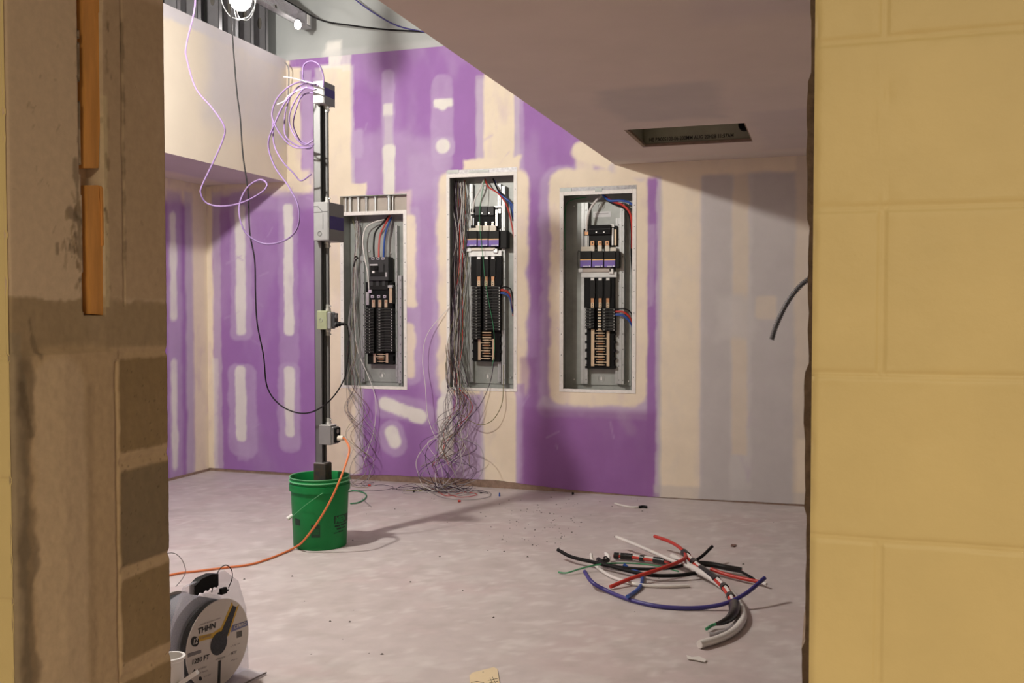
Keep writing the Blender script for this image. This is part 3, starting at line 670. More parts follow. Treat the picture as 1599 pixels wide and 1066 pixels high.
m.build('bus_stab', p3)
wire_part(p3, [(940, 305, .09), (931, 313, .07), (921, 328, .06), (917, 345, .06), (916, 362, .068)], .0078, 'w_white')
wire_part(p3, [(940, 304, .10), (954, 316, .07), (973, 324, .05), (983, 336, .04), (986, 360, .04), (986, 395, .05), (988, 430, .06)], .0075, 'w_black')
wire_part(p3, [(941, 304, .09), (956, 314, .06), (972, 320, .04), (983, 331, .03), (987, 350, .03), (987.5, 388, .04)], .0078, 'w_red')
wire_part(p3, [(941, 304, .09), (952, 313, .05), (968, 313, .04), (980, 315, .04), (990, 321, .04)], .0078, 'w_blue')
wire_part(p3, [(959, 483, .05), (975, 482, .045), (985, 488, .05), (989, 500, .06), (990, 512, .07)], .004, 'w_black')
for i_, (dy, c) in enumerate(((2.5, 'w_red'), (4, 'w_red'), (7.5, 'w_blue'), (9.5, 'w_blue'))): wire_part(p3, [(959, 484+dy*.8, .05), (972, 483.5+dy, .045), (982, 489+dy*1.3, .05), (986.5, 500+dy, .06), (989, 520, .075)], .0035, c)
wire_part(p3, [(908, 395, .03), (903, 392, .04), (902, 405, .035), (903, 419, .05)], .002, 'w_black')
# thin green wire down the left inside
wire_part(p3, [(916, 308, .13), (896, 311, .12), (884, 320, .11), (882, 350, .11), (882, 390, .12)], .003, 'w_green')

# ---- panel two (middle)
u0, v0, u1, v1 = PR[1]
p2 = thing('electrical_panel', ((u0+u1)/2, YB+.07, v0), 'open recessed electrical panel in the middle, tallest, its left side full of loose wires', 'electrical panel')
tub(p2, (u0, v0, u1, v1), 0, .024)
m = MB(); m.box(u0, u1, YB-.002, YB+.03, v1, hole2[3], M['lipg']); px_box(m, 699, 265, 716, 270, -.005, 0, M['galvd']); px_box(m, 731, 265.5, 763, 269, -.005, 0, M['galvd']); m.build('header_strip', p2)
rail(p2, 733, 738, 287, 596, .10); rail(p2, 777, 782, 287, 596, .105); rail(p2, 783, 788.5, 290, 600, .085)
keyhole(p2, 762, 587); keyhole(p2, 758, 293, 4); screw(p2, 722, 588); screw(p2, 789, 590); screw(p2, 734, 587); screw(p2, 798, 589)
for x in (735, 797):
    c = on(x, 281, 2, v1-.008); m = MB(); m.cyl((c[0], YB+.06, v1-.004), (c[0], YB+.06, v1-.008), .011, M['wht'], 12); m.build('knockout', p2)
m = MB()
for k in range(3): px_box(m, 741.5+k*10, 322, 750.8+k*10, 336, .05, .11, M['dgrey'], .002)
px_box(m, 741, 335.5, 774, 356, .072, .12, M['black'], .002)
for x in (752.5, 763.5): px_box(m, x-.8, 331.5, x+.8, 333.5, .048, .05, M['silver'])
m.build('main_lug_block', p2)
for x in (747.5, 758.5, 769):
    m = MB(); px_box(m, x-1.7, 346, x+1.7, 353, .062, .075, M['silver'], .001); px_box(m, x-4.5, 352, x+5, 361, .055, .08, M['ivory'], .001); px_box(m, x-1, 348, x+1, 350, .06, .062, M['copper']); m.build('terminal_lug', p2)
m = MB(); px_box(m, 732, 356, 745, 361, .058, .08, M['ivory'], .001); m.build('insulator', p2)
m = MB(); px_box(m, 735, 326, 741, 356, .08, .12, M['bplas'], .002); px_box(m, 735.5, 331, 740, 334, .07, .08, M['silver'], .001); px_box(m, 735.5, 337, 737, 352, .07, .08, M['silver'], .001); px_box(m, 738.5, 340, 740, 352, .07, .08, M['silver'], .001); m.build('ground_lug', p2)
m = MB(); px_box(m, 772, 324, 782.5, 356, .085, .12, M['bplas'], .002); px_box(m, 773.5, 327, 777, 353, .072, .085, M['silver'], .001); px_box(m, 778.5, 326, 782, 333, .072, .085, M['silver'], .001); px_box(m, 771, 321, 783, 324, .08, .1, M['galv'], .001); m.build('neutral_bar', p2)
contactor(p2, 728, 779.5, 360.5, 385, .03)
m = MB(); px_box(m, 779.5, 360, 791, 387, .05, .12, M['bplas'], .002); m.build('module_end_cap', p2)
m = MB(); px_box(m, 736, 386.5, 773, 391, .05, .07, M['ivory'], .001); px_box(m, 732, 391, 783, 400, .062, .075, M['galv'], .001); px_box(m, 728, 387, 736, 393, .05, .07, M['galv'], .002); px_box(m, 770, 388, 777, 395, .05, .07, M['silver'], .003); m.build('mounting_bracket', p2)
mid_block(p2, 735, 783, 400, 446.5, (747.5, 759, 769.5), .045)
breakers(p2, 736, 750.5, 447, 530, 19, .04, -1); breakers(p2, 755, 781, 447, 516, 16, .04, 1)
m = MB(); px_box(m, 739, 445, 781, 564.5, .075, .12, M['black'], .002)
for k in range(3):
    y = 521+k*13; px_box(m, 780, y, 783, y+4, .072, .09, M['black']); px_box(m, 737, y+12, 740, y+15, .072, .09, M['black'])
m.build('bus_base', p2)
bus(p2, 746.5, 750.5, 768.5, 772, 529, 562, .066, 8)
m = MB()
for k in range(3): px_box(m, 753, 518+k*4, 767, 519.8+k*4, .06, .07, M['copper' if k % 2 else 'brass'])
m.build('bus_stab', p2)
wire_part(p2, [(756, 280, .09), (750, 295, .07), (742, 310, .06), (739, 325, .06), (738, 333, .068)], .0055, 'w_white')
wire_part(p2, [(757, 279, .09), (753, 300, .05), (749, 330, .04), (749, 350, .035), (751, 372, .022), (754, 400, .03), (758, 440, .03), (765, 480, .025), (771, 515, .03), (772, 550, .05), (768, 575, .06)], .0022, 'w_green', 'ground_wire')
wire_part(p2, [(757, 279, .10), (763, 292, .06), (778, 302, .05), (790, 318, .04), (797, 340, .05), (803, 372, .06)], .0050, 'w_red')
wire_part(p2, [(770, 279, .10), (777, 295, .07), (787, 307, .05), (796, 318, .05), (801, 345, .06)], .0055, 'w_black')
wire_part(p2, [(772, 282, .10), (780, 302, .06), (789, 309, .045), (799, 318, .05), (804, 330, .06)], .0055, 'w_blue')
wire_part(p2, [(784, 306, .06), (794, 315, .05), (800, 328, .05), (803, 350, .07)], .005, 'w_blue')
wire_part(p2, [(780, 449, .05), (791, 448, .045), (798, 453, .05), (801, 470, .06), (801, 490, .07)], .0045, 'w_black')
for dy, c in ((2.5, 'w_red'), (4.5, 'w_red'), (7.5, 'w_blue'), (9.5, 'w_blue')): wire_part(p2, [(780, 450+dy*.8, .05), (789, 450+dy, .045), (796, 456+dy, .05), (798.5, 470+dy, .06), (801, 494-dy*.3, .075)], .0032, c)

# ---- panel one (left)
u0, v0, u1, v1 = PR[0]
p1 = thing('electrical_panel', ((u0+u1)/2, YB+.07, v0), 'open recessed electrical panel at left, behind the pole, with conduit stubs above it', 'electrical panel')
tub(p1, (u0, v0, u1, v1), 0, .026)
m = MB(); m.box(u0, u1, YB+.05, YB+.06, v1, hole1[3], M['beige'])
m.box(u0, u1, YB, YB+.055, hole1[3]-.004, hole1[3], M['galvd']); m.build('header_plate', p1)
for x, rr in ((540, .007), (547, .009), (559.5, .009), (572, .009), (586, .008), (607.5, .014), (613.5, .005)):
    a = np.array(PP(x, 307, .03)); b = np.array(PP(x, 329, .03)); m = MB(); m.cyl((a[0], a[1], hole1[3]-.004), (a[0], a[1], v1), rr, M['galv'], 14); m.cyl((a[0], a[1], hole1[3]-.018), (a[0], a[1], hole1[3]-.004), rr*1.35, M['galvd'], 14); m.build('conduit_stub', p1)
rail(p1, 617.5, 620.5, 352, 595, .09); rail(p1, 621.5, 627, 430, 598, .075); rail(p1, 563, 569, 400, 596, .11)
keyhole(p1, 597, 586); screw(p1, 560, 587); screw(p1, 622, 589); screw(p1, 558, 350); screw(p1, 611, 395); screw(p1, 577, 392)
m = MB(); px_box(m, 576, 401, 606.5, 438, .03, .11, M['dgrey'], .003); px_box(m, 578, 413, 600, 431, .026, .03, M['bplas'], .002); px_box(m, 577, 412, 590, 414.5, .024, .026, M['galv']); px_box(m, 591, 412, 599, 425, .022, .026, M['dgrey'], .002); px_box(m, 581, 423, 584.5, 426, .018, .026, M['wht']); px_box(m, 584, 416, 590, 421, .014, .026, M['black'], .002)
px_box(m, 601.5, 425, 604, 432, .028, .03, M['galv']); m.build('main_breaker', p1)
for x in (582, 590, 598): m = MB(); px_box(m, x-2.4, 401.5, x+2.4, 405.5, .024, .032, M['silver'], .001); px_box(m, x-1, 402.5, x+1, 404.5, .023, .024, M['dgrey']); m.build('terminal', p1)
m = MB(); px_box(m, 571, 440, 613, 480.5, .065, .12, M['black'], .002); px_box(m, 576, 437, 606, 452, .05, .07, M['bplas'], .002)
for x in (580, 589.5, 599): px_box(m, x-2.3, 438, x+2.3, 446, .046, .052, M['dgrey'])
m.build('lug_block', p1)
for x in (581, 591, 600.5):
    m = MB(); px_box(m, x-2.2, 460.5, x+2.2, 465, .05, .065, M['silver'], .001); px_box(m, x-.9, 462, x+.9, 464, .049, .05, M['dgrey']); px_box(m, x-.4, 468, x+4.2, 480, .055, .065, M['brass'], .001); px_box(m, x+1, 469, x+2.8, 472, .053, .055, M['copper']); m.build('bus_tab', p1)
m = MB(); px_box(m, 608.5, 446, 615, 474, .06, .12, M['bplas'], .002); px_box(m, 607.5, 450, 612, 473, .05, .06, M['brass'], .001); px_box(m, 605, 445, 613, 449, .05, .07, M['galv'], .001); m.build('neutral_bar', p1)
m = MB(); px_box(m, 571, 456, 576, 476, .06, .08, M['galv'], .001); px_box(m, 575, 452, 580, 457, .05, .07, M['silver'], .001); m.build('ground_lug', p1)
breakers(p1, 569.5, 583.5, 481, 552, 16, .04, -1); breakers(p1, 588.5, 613, 481, 549, 16, .04, 1)
m = MB(); px_box(m, 574, 479, 614, 568.5, .075, .12, M['black'], .002)
for k in range(8):
    y = 486+k*11; px_box(m, 612.5, y, 616, y+4, .072, .09, M['black'])
m.build('bus_base', p1)
bus(p1, 583, 586.5, 602.5, 606, 551.5, 566, .066, 4)
wire_part(p1, [(600, 343, .09), (584, 347, .07), (571, 356, .06), (566.5, 375, .05), (569, 400, .05), (574, 425, .05), (576.5, 453, .055)], .0052, 'w_white')
wire_part(p1, [(607, 337, .09), (596, 350, .06), (586, 363, .05), (583.5, 382, .04), (584, 402, .035)], .0062, 'w_black')
wire_part(p1, [(609, 336, .09), (600, 353, .06), (594, 366, .05), (592, 382, .04), (591.5, 402, .035)], .0062, 'w_red')
wire_part(p1, [(611, 339, .10), (605, 354, .07), (601, 368, .05), (599.5, 384, .04), (599, 402, .035)], .0062, 'w_blue')
wire_part(p1, [(614, 339, .12), (609, 356, .09), (605, 370, .08), (603.5, 386, .07), (603, 402, .06)], .005, 'w_grey')

# ------------------------------------------------------------------ loose thin wires out of panels one and two
def loose(name, pts, r, mm, label, group, cat='wire'):
    m = MB(); m.tube([tuple(p) for p in pts], r, M[mm], seg=6, n=7); return tag(m.build(name, smooth=True), label, cat, group)
def W_(x, y, d): return on(x, y, 1, YB+d)
FLY = lambda x, y: on(x, y, 2, .006)
r2 = random.Random(5)
cword = {'w_white': 'white', 'w_mid': 'pale grey', 'w_dark': 'blackish', 'w_grey': 'grey', 'w_brown': 'brown', 'w_olive': 'olive', 'w_red': 'red'}
cols2 = ['w_white','w_mid','w_dark','w_dark','w_grey','w_brown','w_dark','w_mid','w_olive','w_dark']
for k in range(34):
    c = 'w_red' if k in (9, 21) else cols2[k % 10]
    xs = r2.uniform(707, 727); xm = xs-r2.uniform(0, 6)
    pts = [W_(xs, 281+r2.uniform(0, 4), .09), W_(xs+r2.uniform(-3, 4), 320, r2.uniform(.03, .10)), W_(xs+r2.uniform(-4, 6), 370, r2.uniform(.02, .10)), W_(xm+r2.uniform(-5, 7), 430, r2.uniform(.02, .09)), W_(xm+r2.uniform(-8, 4), 490, r2.uniform(.0, .06)), W_(xm-r2.uniform(0, 14), 545, r2.uniform(-.03, .03)), W_(xm+r2.uniform(-12, 8), 598, r2.uniform(-.06, -.035))]
    if k % 3 == 0:   # ends short above the floor
        pts += [W_(xm+r2.uniform(-14, 18), 635, -.09), W_(r2.uniform(686, 722), 670, -.12), W_(r2.uniform(672, 745), 700, -.14), W_(r2.uniform(655, 750), 728, -.16)]
    else:
        s = r2.choice((-1, 1)); xf = r2.uniform(665, 735)
        pts += [W_(xm+r2.uniform(-22, 26), r2.uniform(622, 645), -.10), W_(r2.uniform(676, 724), r2.uniform(655, 680), -.13), W_(700+s*r2.uniform(-20, 52), r2.uniform(688, 712), -.18), W_(700-s*r2.uniform(-50, 22), r2.uniform(722, 746), r2.uniform(-.3, -.16))]
        a = FLY(xf, r2.uniform(760, 770)); pts += [a, a+[.12*s, r2.uniform(-.10, .02), r2.uniform(0, .05)], a+[.24*s*r2.random(), r2.uniform(-.12, .02), .004], a+[-.12*s*r2.random(), r2.uniform(0, .08), .008]]
    loose('thin_wire', pts, r2.uniform(.0013, .0021), c, f'thin {cword[c]} wire spilling from the middle panel, ' + ('cut off above the floor' if k % 3 == 0 else 'coiling onto the floor'), 'loose wires of the middle panel')
loose('thin_wire', [W_(701, 480, -.01), W_(668, 520, -.06), W_(660, 560, -.08), W_(664, 600, -.1), W_(668, 650, -.12), W_(680, 682, -.14), W_(695, 693, -.13), W_(710, 690, -.12), W_(728, 683, -.11), W_(731, 668, -.10)], .0023, 'w_white', 'white wire curling left out of the middle panel, ending in an upward hook', 'loose wires of the middle panel (curling)')
loose('thin_wire', [W_(712, 560, -.02), W_(706, 620, -.06), W_(697, 665, -.1), W_(665, 695, -.16), W_(650, 720, -.2), W_(655, 745, -.2), FLY(662, 763), FLY(672, 771)], .0026, 'w_white', 'thick white wire looping widest left above the floor below the middle panel', None)
loose('thin_wire', [W_(772, 560, .02), W_(766, 595, -.015), W_(752, 628, -.05), W_(735, 650, -.08), W_(718, 668, -.1), W_(700, 690, -.12), W_(690, 715, -.15)], .0022, 'w_dark', 'dark green wire swinging down left from the lower right of the middle panel', None)
loose('thin_wire', [W_(786, 570, .02), W_(786, 603, -.02), W_(783, 632, -.05), W_(770, 655, -.07), W_(752, 663, -.08), W_(736, 658, -.09), W_(722, 648, -.1)], .0026, 'w_olive', 'olive wire hanging in a U below the right side of the middle panel', None)
a = FLY(690, 772); loose('floor_wire', [FLY(664, 762), FLY(690, 776), FLY(730, 780), FLY(762, 776), FLY(764, 768), FLY(740, 770), FLY(716, 774)], .002, 'w_grey', 'grey wire lying in a long loop on the floor below the middle panel', None)
loose('floor_wire', [FLY(700, 771), FLY(720, 776), FLY(745, 772), FLY(726, 768), FLY(700, 774), FLY(684, 768)], .002, 'w_red', 'red wire coiled on the floor below the middle panel', None)
r3 = random.Random(9)
cols1 = ['w_mid','w_grey','w_dark','w_brown','w_dark','w_grey','w_olive']
for k in range(15):
    xs = r3.uniform(548, 566); c = cols1[k % 7]
    pts = [W_(xs, 338, .09), W_(557+r3.uniform(-4, 6), 372, .07), W_(555+r3.uniform(-2, 2), 402, .05), W_(551+r3.uniform(-4, 8), 450, .06), W_(549+r3.uniform(-5, 8), 500, .05), W_(549+r3.uniform(-9, 12), 550, .02), W_(549+r3.uniform(-9, 14), 600, -.03), W_(548+r3.uniform(-14, 34), 640, -.06), W_(553+r3.uniform(-14, 36), 680, -.08), W_(556+r3.uniform(-14, 36), 715, -.1)]
    if k % 2: pts += [W_(560+r3.uniform(-14, 26), 738, -.14), FLY(556+r3.uniform(-10, 40), r3.uniform(754, 760)), FLY(566+r3.uniform(-10, 40), r3.uniform(752, 762))]
    loose('thin_wire', pts, r3.uniform(.0012, .0019), c, f'thin {cword[c]} wire hanging out of the left panel, ' + ('reaching the floor' if k % 2 else 'ending above the floor'), 'loose wires of the left panel')
loose('thin_wire', [W_(558, 345, .08), W_(556, 402, .05), W_(553, 470, .05), W_(557, 540, .03), W_(572, 580, .0), W_(584, 612, -.04), W_(587, 640, -.06), W_(583, 675, -.07), W_(575, 700, -.08), W_(565, 730, -.1)], .0024, 'w_white', 'thicker white wire crossing the lower left panel and hanging out over its bottom edge', None)
loose('zip_tie', [W_(553, 403, .045), W_(556, 400, .035), W_(559, 403, .045), W_(555, 406, .04), W_(552, 416, .03)], .004, 'w_black', 'black tie around the loose wires in the left panel', None, 'cable tie')
loose('green_cable', [FLY(547, 786), FLY(560, 784), FLY(571, 777), FLY(570, 770), FLY(556, 766), FLY(544, 767)], .0045, 'w_green', 'green cable end curling on the floor right behind the bucket', None, 'cable')
loose('floor_wire', [FLY(566, 778), FLY(573, 785), FLY(580, 791)], .0022, 'w_grey', 'short grey wire stub lying beside the green cable end', None)
loose('floor_wire', [FLY(549, 765), FLY(580, 766), FLY(605, 764), FLY(614, 760), FLY(600, 757), FLY(585, 757)], .0015, 'w_dark', 'thin dark wire curled on the floor between bucket and wall', None)

# ------------------------------------------------------------------ bucket and power pole
bc = on(500, 850, 2, 0); bx, by = float(bc[0]), float(bc[1])
bkt = thing('bucket', (bx, by, 0), 'green plastic five gallon bucket holding up the metal pole', 'bucket')
m = MB(); hz = .355
m.lathe([(.0, .004), (.128, .004), (.131, 0), (.1335, .004), (.1445, .275), (.1445, .286), (.1525, .286), (.1535, .318), (.1475, .320), (.1475, .330), (.1535, .333), (.1535, .337), (.148, .340), (.148, .352), (.151, hz), (.147, hz), (.144, .35), (.1405, .28), (.129, .012), (0, .012)], (bx, by, 0), M['green'], 72)
m.build('body', bkt, smooth=True)
m = MB(); m.lathe([(.1475, hz+.0005), (.1512, hz+.0012), (.1515, hz-.003), (.1475, hz-.002)], (bx, by, 0), M['greenl'], 72); m.lathe([(.148, .339), (.1545, .3375), (.1548, .333), (.1535, .332)], (bx, by, 0), M['greenl'], 72); m.build('rim', bkt, smooth=True)
def cylmap(a0, z0, R0):
    return lambda a, b: (bx+(R0+.0406*(z0+b-.14)+.0012)*math.cos(a0+a/R0), by+(R0+.0406*(z0+b-.14)+.0012)*math.sin(a0+a/R0), z0+b)
def bang(px):   # angle on the bucket facing a photo column
    # sight line from camera meets cylinder
    d = fv+rv*(px-CX)/F; d = d[:2]/np.linalg.norm(d[:2]); oc = -np.array([bx, by]); b_ = oc@d; c_ = oc@oc-.138**2; t = -b_-math.sqrt(max(b_*b_-c_, 0)); q = d*t+oc; return math.atan2(q[1], q[0])
m = MB(); R0 = .1392
def patch(a_px0, a_px1, z0, z1, mm, e=0):
    a0, a1 = bang(a_px0), bang(a_px1); n_ = 10; V_ = []; Fc_ = []
    for i in range(n_+1):
        a = a0+(a1-a0)*i/n_
        for z in (z0, z1): rr = R0+.0406*(z-.14)+.0008+e; V_.append((bx+rr*math.cos(a), by+rr*math.sin(a), z))
    for i in range(n_): Fc_.append((2*i, 2*i+2, 2*i+3, 2*i+1))
    m.add(V_, Fc_, M[mm])
patch(484, 498, .068, .132, 'greenp')
for z in (.086, .096, .106): patch(485.5, 496.5, z, z+.0025, 'green', .0006)
m.build('printed_panel', bkt); m = MB(); patch(459.5, 467, .123, .155, 'greenp'); m.build('printed_mark', bkt); m = MB(); patch(520, 540.5, .128, .168, 'greenp')
f_ = cylmap(bang(521.5), .134, R0); put_text(m, 'MEN', .042, lambda a, b: f_(a*.9, b), M['green'], .0022)
for (a_, b_, z, h_) in ((521, 529, .112, .008), (530.5, 539, .114, .008), (524, 531, .096, .009), (532.5, 537, .098, .007), (520, 526, .080, .004), (527, 534, .082, .006)): patch(a_, b_, z, z+h_, 'greenp')
m.build('printed_lettering', bkt)
m = MB(); a0 = bang(457); hpts = []
hz0 = on(502, 771, 1, by-.145); hz1 = on(478, 788, 1, by-.150); hz2 = on(453.5, 808, 1, by-.10)
m.tube([tuple(hz0+[.004, .006, .002]), tuple(hz0+[0, -.006, 0]), tuple(hz1+[0, -.006, 0]), tuple(hz2), (bx-.175, by+.06, .16), (bx-.09, by+.14, .26), (bx-.03, by+.150, .29)], .0012, M['greenl'], 6); m.build('bail_wire', bkt, smooth=True)
m = MB(); p_ = np.array(hz2); m.cyl(p_+[-.012, -.01, -.005], p_+[.004, .012, .01], .010, M['wht'], 12); m.build('bail_grip', bkt)
# pole
pole_x = bx-.003; pole_y = by+.005
pole = thing('power_pole', (pole_x, pole_y, .05), 'upright steel strut pole with four electrical boxes standing in the green bucket', 'power pole')
ztop = float(on(497, 150, 1, pole_y)[2]); zsl = float(on(500, 722, 1, pole_y)[2])
fx = lambda px, y=pole_y, py=500: float(on(px, py, 1, y)[0])
yf = pole_y-.0205; sx0 = float(on(491.2, 500, 1, yf)[0]); sx1 = sx0+.0413
m = MB(); t = .0026
m.box(sx0, sx0+t, yf, yf+.0413, .2, ztop, M['strut']); m.box(sx0, sx1, yf, yf+t, .2, ztop, M['strut']); m.box(sx0, sx1, yf+.0413-t, yf+.0413, .2, ztop, M['strut'])
m.box(sx1-t, sx1, yf, yf+.0085, .2, ztop, M['strut']); m.box(sx1-t, sx1, yf+.0413-.0085, yf+.0413, .2, ztop, M['strut'])
m.box(sx0+t, sx1-.012, yf+t, yf+.0413-t, .2, ztop-.01, M['black']); m.build('strut_channel', pole)  # black filler stands in for the shade inside the slot
cxn = sx1+.0125; cyn = pole_y+.018
zlow = float(on(510, 665, 1, cyn)[2])
m = MB(); m.cyl((cxn, cyn, zlow), (cxn, cyn, ztop-.02), .0105, M['strut'], 18); m.build('conduit', pole, smooth=True)
m = MB(); m.box(sx0-.005, sx1+.022, yf-.012, yf+.055, .05, zsl, M['rust'], .003); m.build('base_sleeve', pole)
m = MB(); m.box(sx0-.003, sx1+.014, yf-.010, yf+.05, zsl, zsl+.003, M['galv']); m.build('sleeve_cap', pole)
def ebox(px0, px1, py0, py1, pdx, front, side, pylow=None):
    ya = pole_y-.055; x0 = float(on(px0, 500, 1, ya)[0]); x1 = float(on(px1, 500, 1, ya)[0]); zt = float(on((px0+px1)/2, py0, 1, ya)[2]); zb_ = float(on((px0+px1)/2, py1, 1, ya)[2])
    # depth from how far the side face reaches in the view
    lo, hi = 0., .4
    for _ in range(30):
        md = (lo+hi)/2; p = np.array([x1, ya+md, (zt+zb_)/2])-CAM; q = CX+F*(p@rv)/(p@fv)
        if q < pdx: lo = md
        else: hi = md
    m = MB(); m.box(x0, x1, ya, ya+lo, zb_, zt, M[front], .003); return m.build('electrical_box', pole), x0, x1, ya, ya+lo, zb_, zt
def ring(m, c, R_, r, mm, ax='y'):
    m.tube([np.array(c)+([R_*math.cos(t), 0, R_*math.sin(t)] if ax == 'y' else [0, R_*math.cos(t), R_*math.sin(t)]) for t in np.linspace(0, 2*math.pi, 21)], r, M[mm], seg=5, smooth=False)
def hubs(x, y, z, s):
    m = MB(); m.cyl((x, y, z), (x, y, z+s*.012), .0165, M['silver'], 14); m.cyl((x, y, z+s*.012), (x, y, z+s*.032), .0135, M['galv'], 14); m.cyl((x+.012, y-.004, z+s*.024), (x+.022, y-.006, z+s*.024), .003, M['galv'], 8); m.build('conduit_connector', pole, smooth=True)
# top single box
o, x0, x1, y0, y1, z0, z1 = ebox(491, 507, 126, 160.5, 522.5, 'boxw', 'boxd')
m = MB(); m.box(x1, x1+.003, y0+.004, y1-.002, z0-.003, z1-.002, M['boxd'], .001); m.build('cover_plate', o)
m = MB(); m.box(x1+.003, x1+.0038, y0+.006, y1-.004, z0+(z1-z0)*.34, z0+(z1-z0)*.72, M['bluet']); m.build('blue_tape', o); hubs(cxn, cyn, z0, -1)
# second, large disconnect
o, x0, x1, y0, y1, z0, z1 = ebox(490.5, 513.2, 315, 375.5, 536, 'boxg', 'boxd')
m = MB(); m.box(x1, x1+.004, y0+.002, y1-.001, z0+.001, z1-.002, M['boxd'], .001); m.build('cover_plate', o)  # cover toned darker as the side turned from the lamp
m = MB(); m.box(x1+.004, x1+.0048, y0+.008, y1-.004, z0+(z1-z0)*.30, z0+(z1-z0)*.64, M['bluet']); m.build('blue_tape', o)
m = MB(); w = x1-x0; zc_ = z1-(z1-z0)*.255
m.tube([(x0+.002, y0-.0008, z1-(z1-z0)*.115), (x0+w*.32, y0-.0008, z1-(z1-z0)*.115), (x0+w*.62, y0-.0008, zc_), (x1-.002, y0-.0008, zc_)], .0013, M['dgrey'], 5, smooth=False)
m.tube([(x0+.003, y0-.0008, zc_-.002), (x0+w*.6, y0-.0008, zc_-.002)], .001, M['dgrey'], 5, smooth=False); m.tube([(x0+w*.65, y0-.0008, zc_-.01), (x0+w*.65, y0-.0008, z0+(z1-z0)*.30)], .0007, M['dgrey'], 5, smooth=False); m.build('lid_seam', o)
m = MB(); ring(m, (x0+w*.42, y0-.0005, z0+.034), .011, .0011, 'dgrey'); ring(m, (x0+w*.42, y0-.0005, z0+.034), .006, .0008, 'galvd'); m.build('knockout', o); hubs(cxn, cyn, z1, 1); hubs(cxn, cyn, z0, -1)
# third, green box with receptacle and black plug
o, x0, x1, y0, y1, z0, z1 = ebox(494.5, 510.3, 485, 514.5, 518, 'boxgreen', 'boxd')
m = MB(); ring(m, (x0+(x1-x0)*.42, y0-.0005, (z0+z1)/2), .009, .0012, 'galvd'); m.build('knockout', o)
def recept(o, x1, y0, y1, z0, z1, wd, face='dgrey'):
    m = MB(); m.box(x1, x1+wd*.55, y0+.002, y1+.004, z0+.003, z1-.006, M['boxg'], .004); m.box(x1+wd*.55, x1+wd, y0+.012, y1-.0, z0+.010, z1-.012, M[face], .003); m.build('receptacle', o)
    m = MB()
    for zz_ in (z0+(z1-z0)*.30, z0+(z1-z0)*.70): m.cyl((x1+wd*.99, (y0+y1)/2, zz_), (x1+wd*1.04, (y0+y1)/2, zz_), .012, M['boxg'], 14)
    m.build('outlet_face', o)
recept(o, x1, y0, y1, z0, z1, .038); hubs(cxn, cyn, z1, 1); hubs(cxn, cyn, z0, -1); plugB = np.array([x1+.039, (y0+y1)/2, z0+(z1-z0)*.30])
o, x0, x1, y0, y1, z0, z1 = ebox(496.5, 515.5, 664.5, 694.5, 526, 'boxg', 'boxd')
m = MB(); m.box(x0+.002, x1, y0-.001, y1, z1, z1+.003, M['silver'], .001); m.build('top_highlight', o)  # silver strip paints the white highlight along the box top
recept(o, x1, y0, y1, z0, z1, .022, 'black'); hubs(cxn, cyn, z1, 1); plugO = np.array([x1+.024, (y0+y1)/2, z0+(z1-z0)*.35])

# ------------------------------------------------------------------ cords
YC = pole_y-.10
C_ = lambda px, py, y=YC: on(px, py, 1, y)
cb = thing('power_cord', tuple(C_(462, 644)), 'thin black cord hanging from the work light, drooping to the pole outlet', 'cord')
m = MB(); pts = [C_(357, -60, 4.27), C_(360, 0, 4.27)]+[C_(*p, 4.27) for p in ((364, 70), (369.6, 141), (375, 183), (379, 239), (385, 281), (388, 307), (390, 362), (397.7, 406), (399, 457), (401.6, 504), (411.5, 555), (417, 603), (435, 630), (462.7, 644), (490, 642), (518, 622))]+[C_(537.5, 591, 4.31), C_(543.5, 559, 4.33), C_(545, 530, 4.34), C_(543, 512, 4.36), plugB+[.055, -.004, 0], plugB+[.03, 0, 0]]
m.tube(pts, .0036, M['w_black'], 8); m.build('cord_jacket', cb, smooth=True)
m = MB(); m.cyl(plugB, plugB+[.022, 0, 0], .012, M['black'], 14); m.cyl(plugB+[.022, 0, 0], plugB+[.042, 0, 0], .008, M['black'], 12); m.build('plug', cb, smooth=True)
oc = thing('orange_cord', tuple(on(440, 864, 2, 0)), 'orange extension cord running from the lowest pole box across the floor', 'cord')
m = MB(); pts = [plugO+[.012, 0, 0], plugO+[.035, -.005, .0], C_(541, 689, pole_y-.03), C_(545.5, 700, pole_y-.05), C_(543, 715, pole_y-.08), C_(531, 748, pole_y-.17), C_(514, 785, by-.185), C_(494, 818, by-.185), C_(474, 844, by-.175), C_(462, 853.5, by-.13), on(447, 861, 2, .007), on(420, 872, 2, .006), on(390, 881, 2, .006), on(350, 886, 2, .006), on(310, 891, 2, .006), on(272, 896, 2, .006), on(200, 915, 2, .006)]
m.tube(pts, .0052, M['ocord'], 8); m.build('cord_jacket', oc, smooth=True)
m = MB(); m.cyl(plugO, plugO+[.03, 0, 0], .013, M['ivory'], 14); m.build('plug', oc, smooth=True)
la = [(305, 0), (291, 70), (292, 93), (306, 138), (331.6, 169), (350, 197), (348.5, 217), (331.6, 256), (315, 291), (314, 304), (323, 317), (344.5, 322), (376, 317), (407.5, 301), (417, 288), (405.6, 280.5), (386, 293), (374, 319), (376, 346.7), (388, 368), (415.4, 381), (447, 374), (464.6, 354.5), (465.8, 323), (451, 291.5), (429, 260), (419, 225), (430, 191), (447, 157.6), (469.5, 138), (490, 137)]
YA = pole_y-.09
m = MB(); m.tube([C_(290, -60, YA)]+[C_(a, b, YA+(.02*math.sin(i*1.3))) for i, (a, b) in enumerate(la)], .0044, M['lav'], 8)
tag(m.build('lavender_cord', smooth=True), 'long lavender cord dropping from above and looping to the top pole box', 'cord')
m = MB()
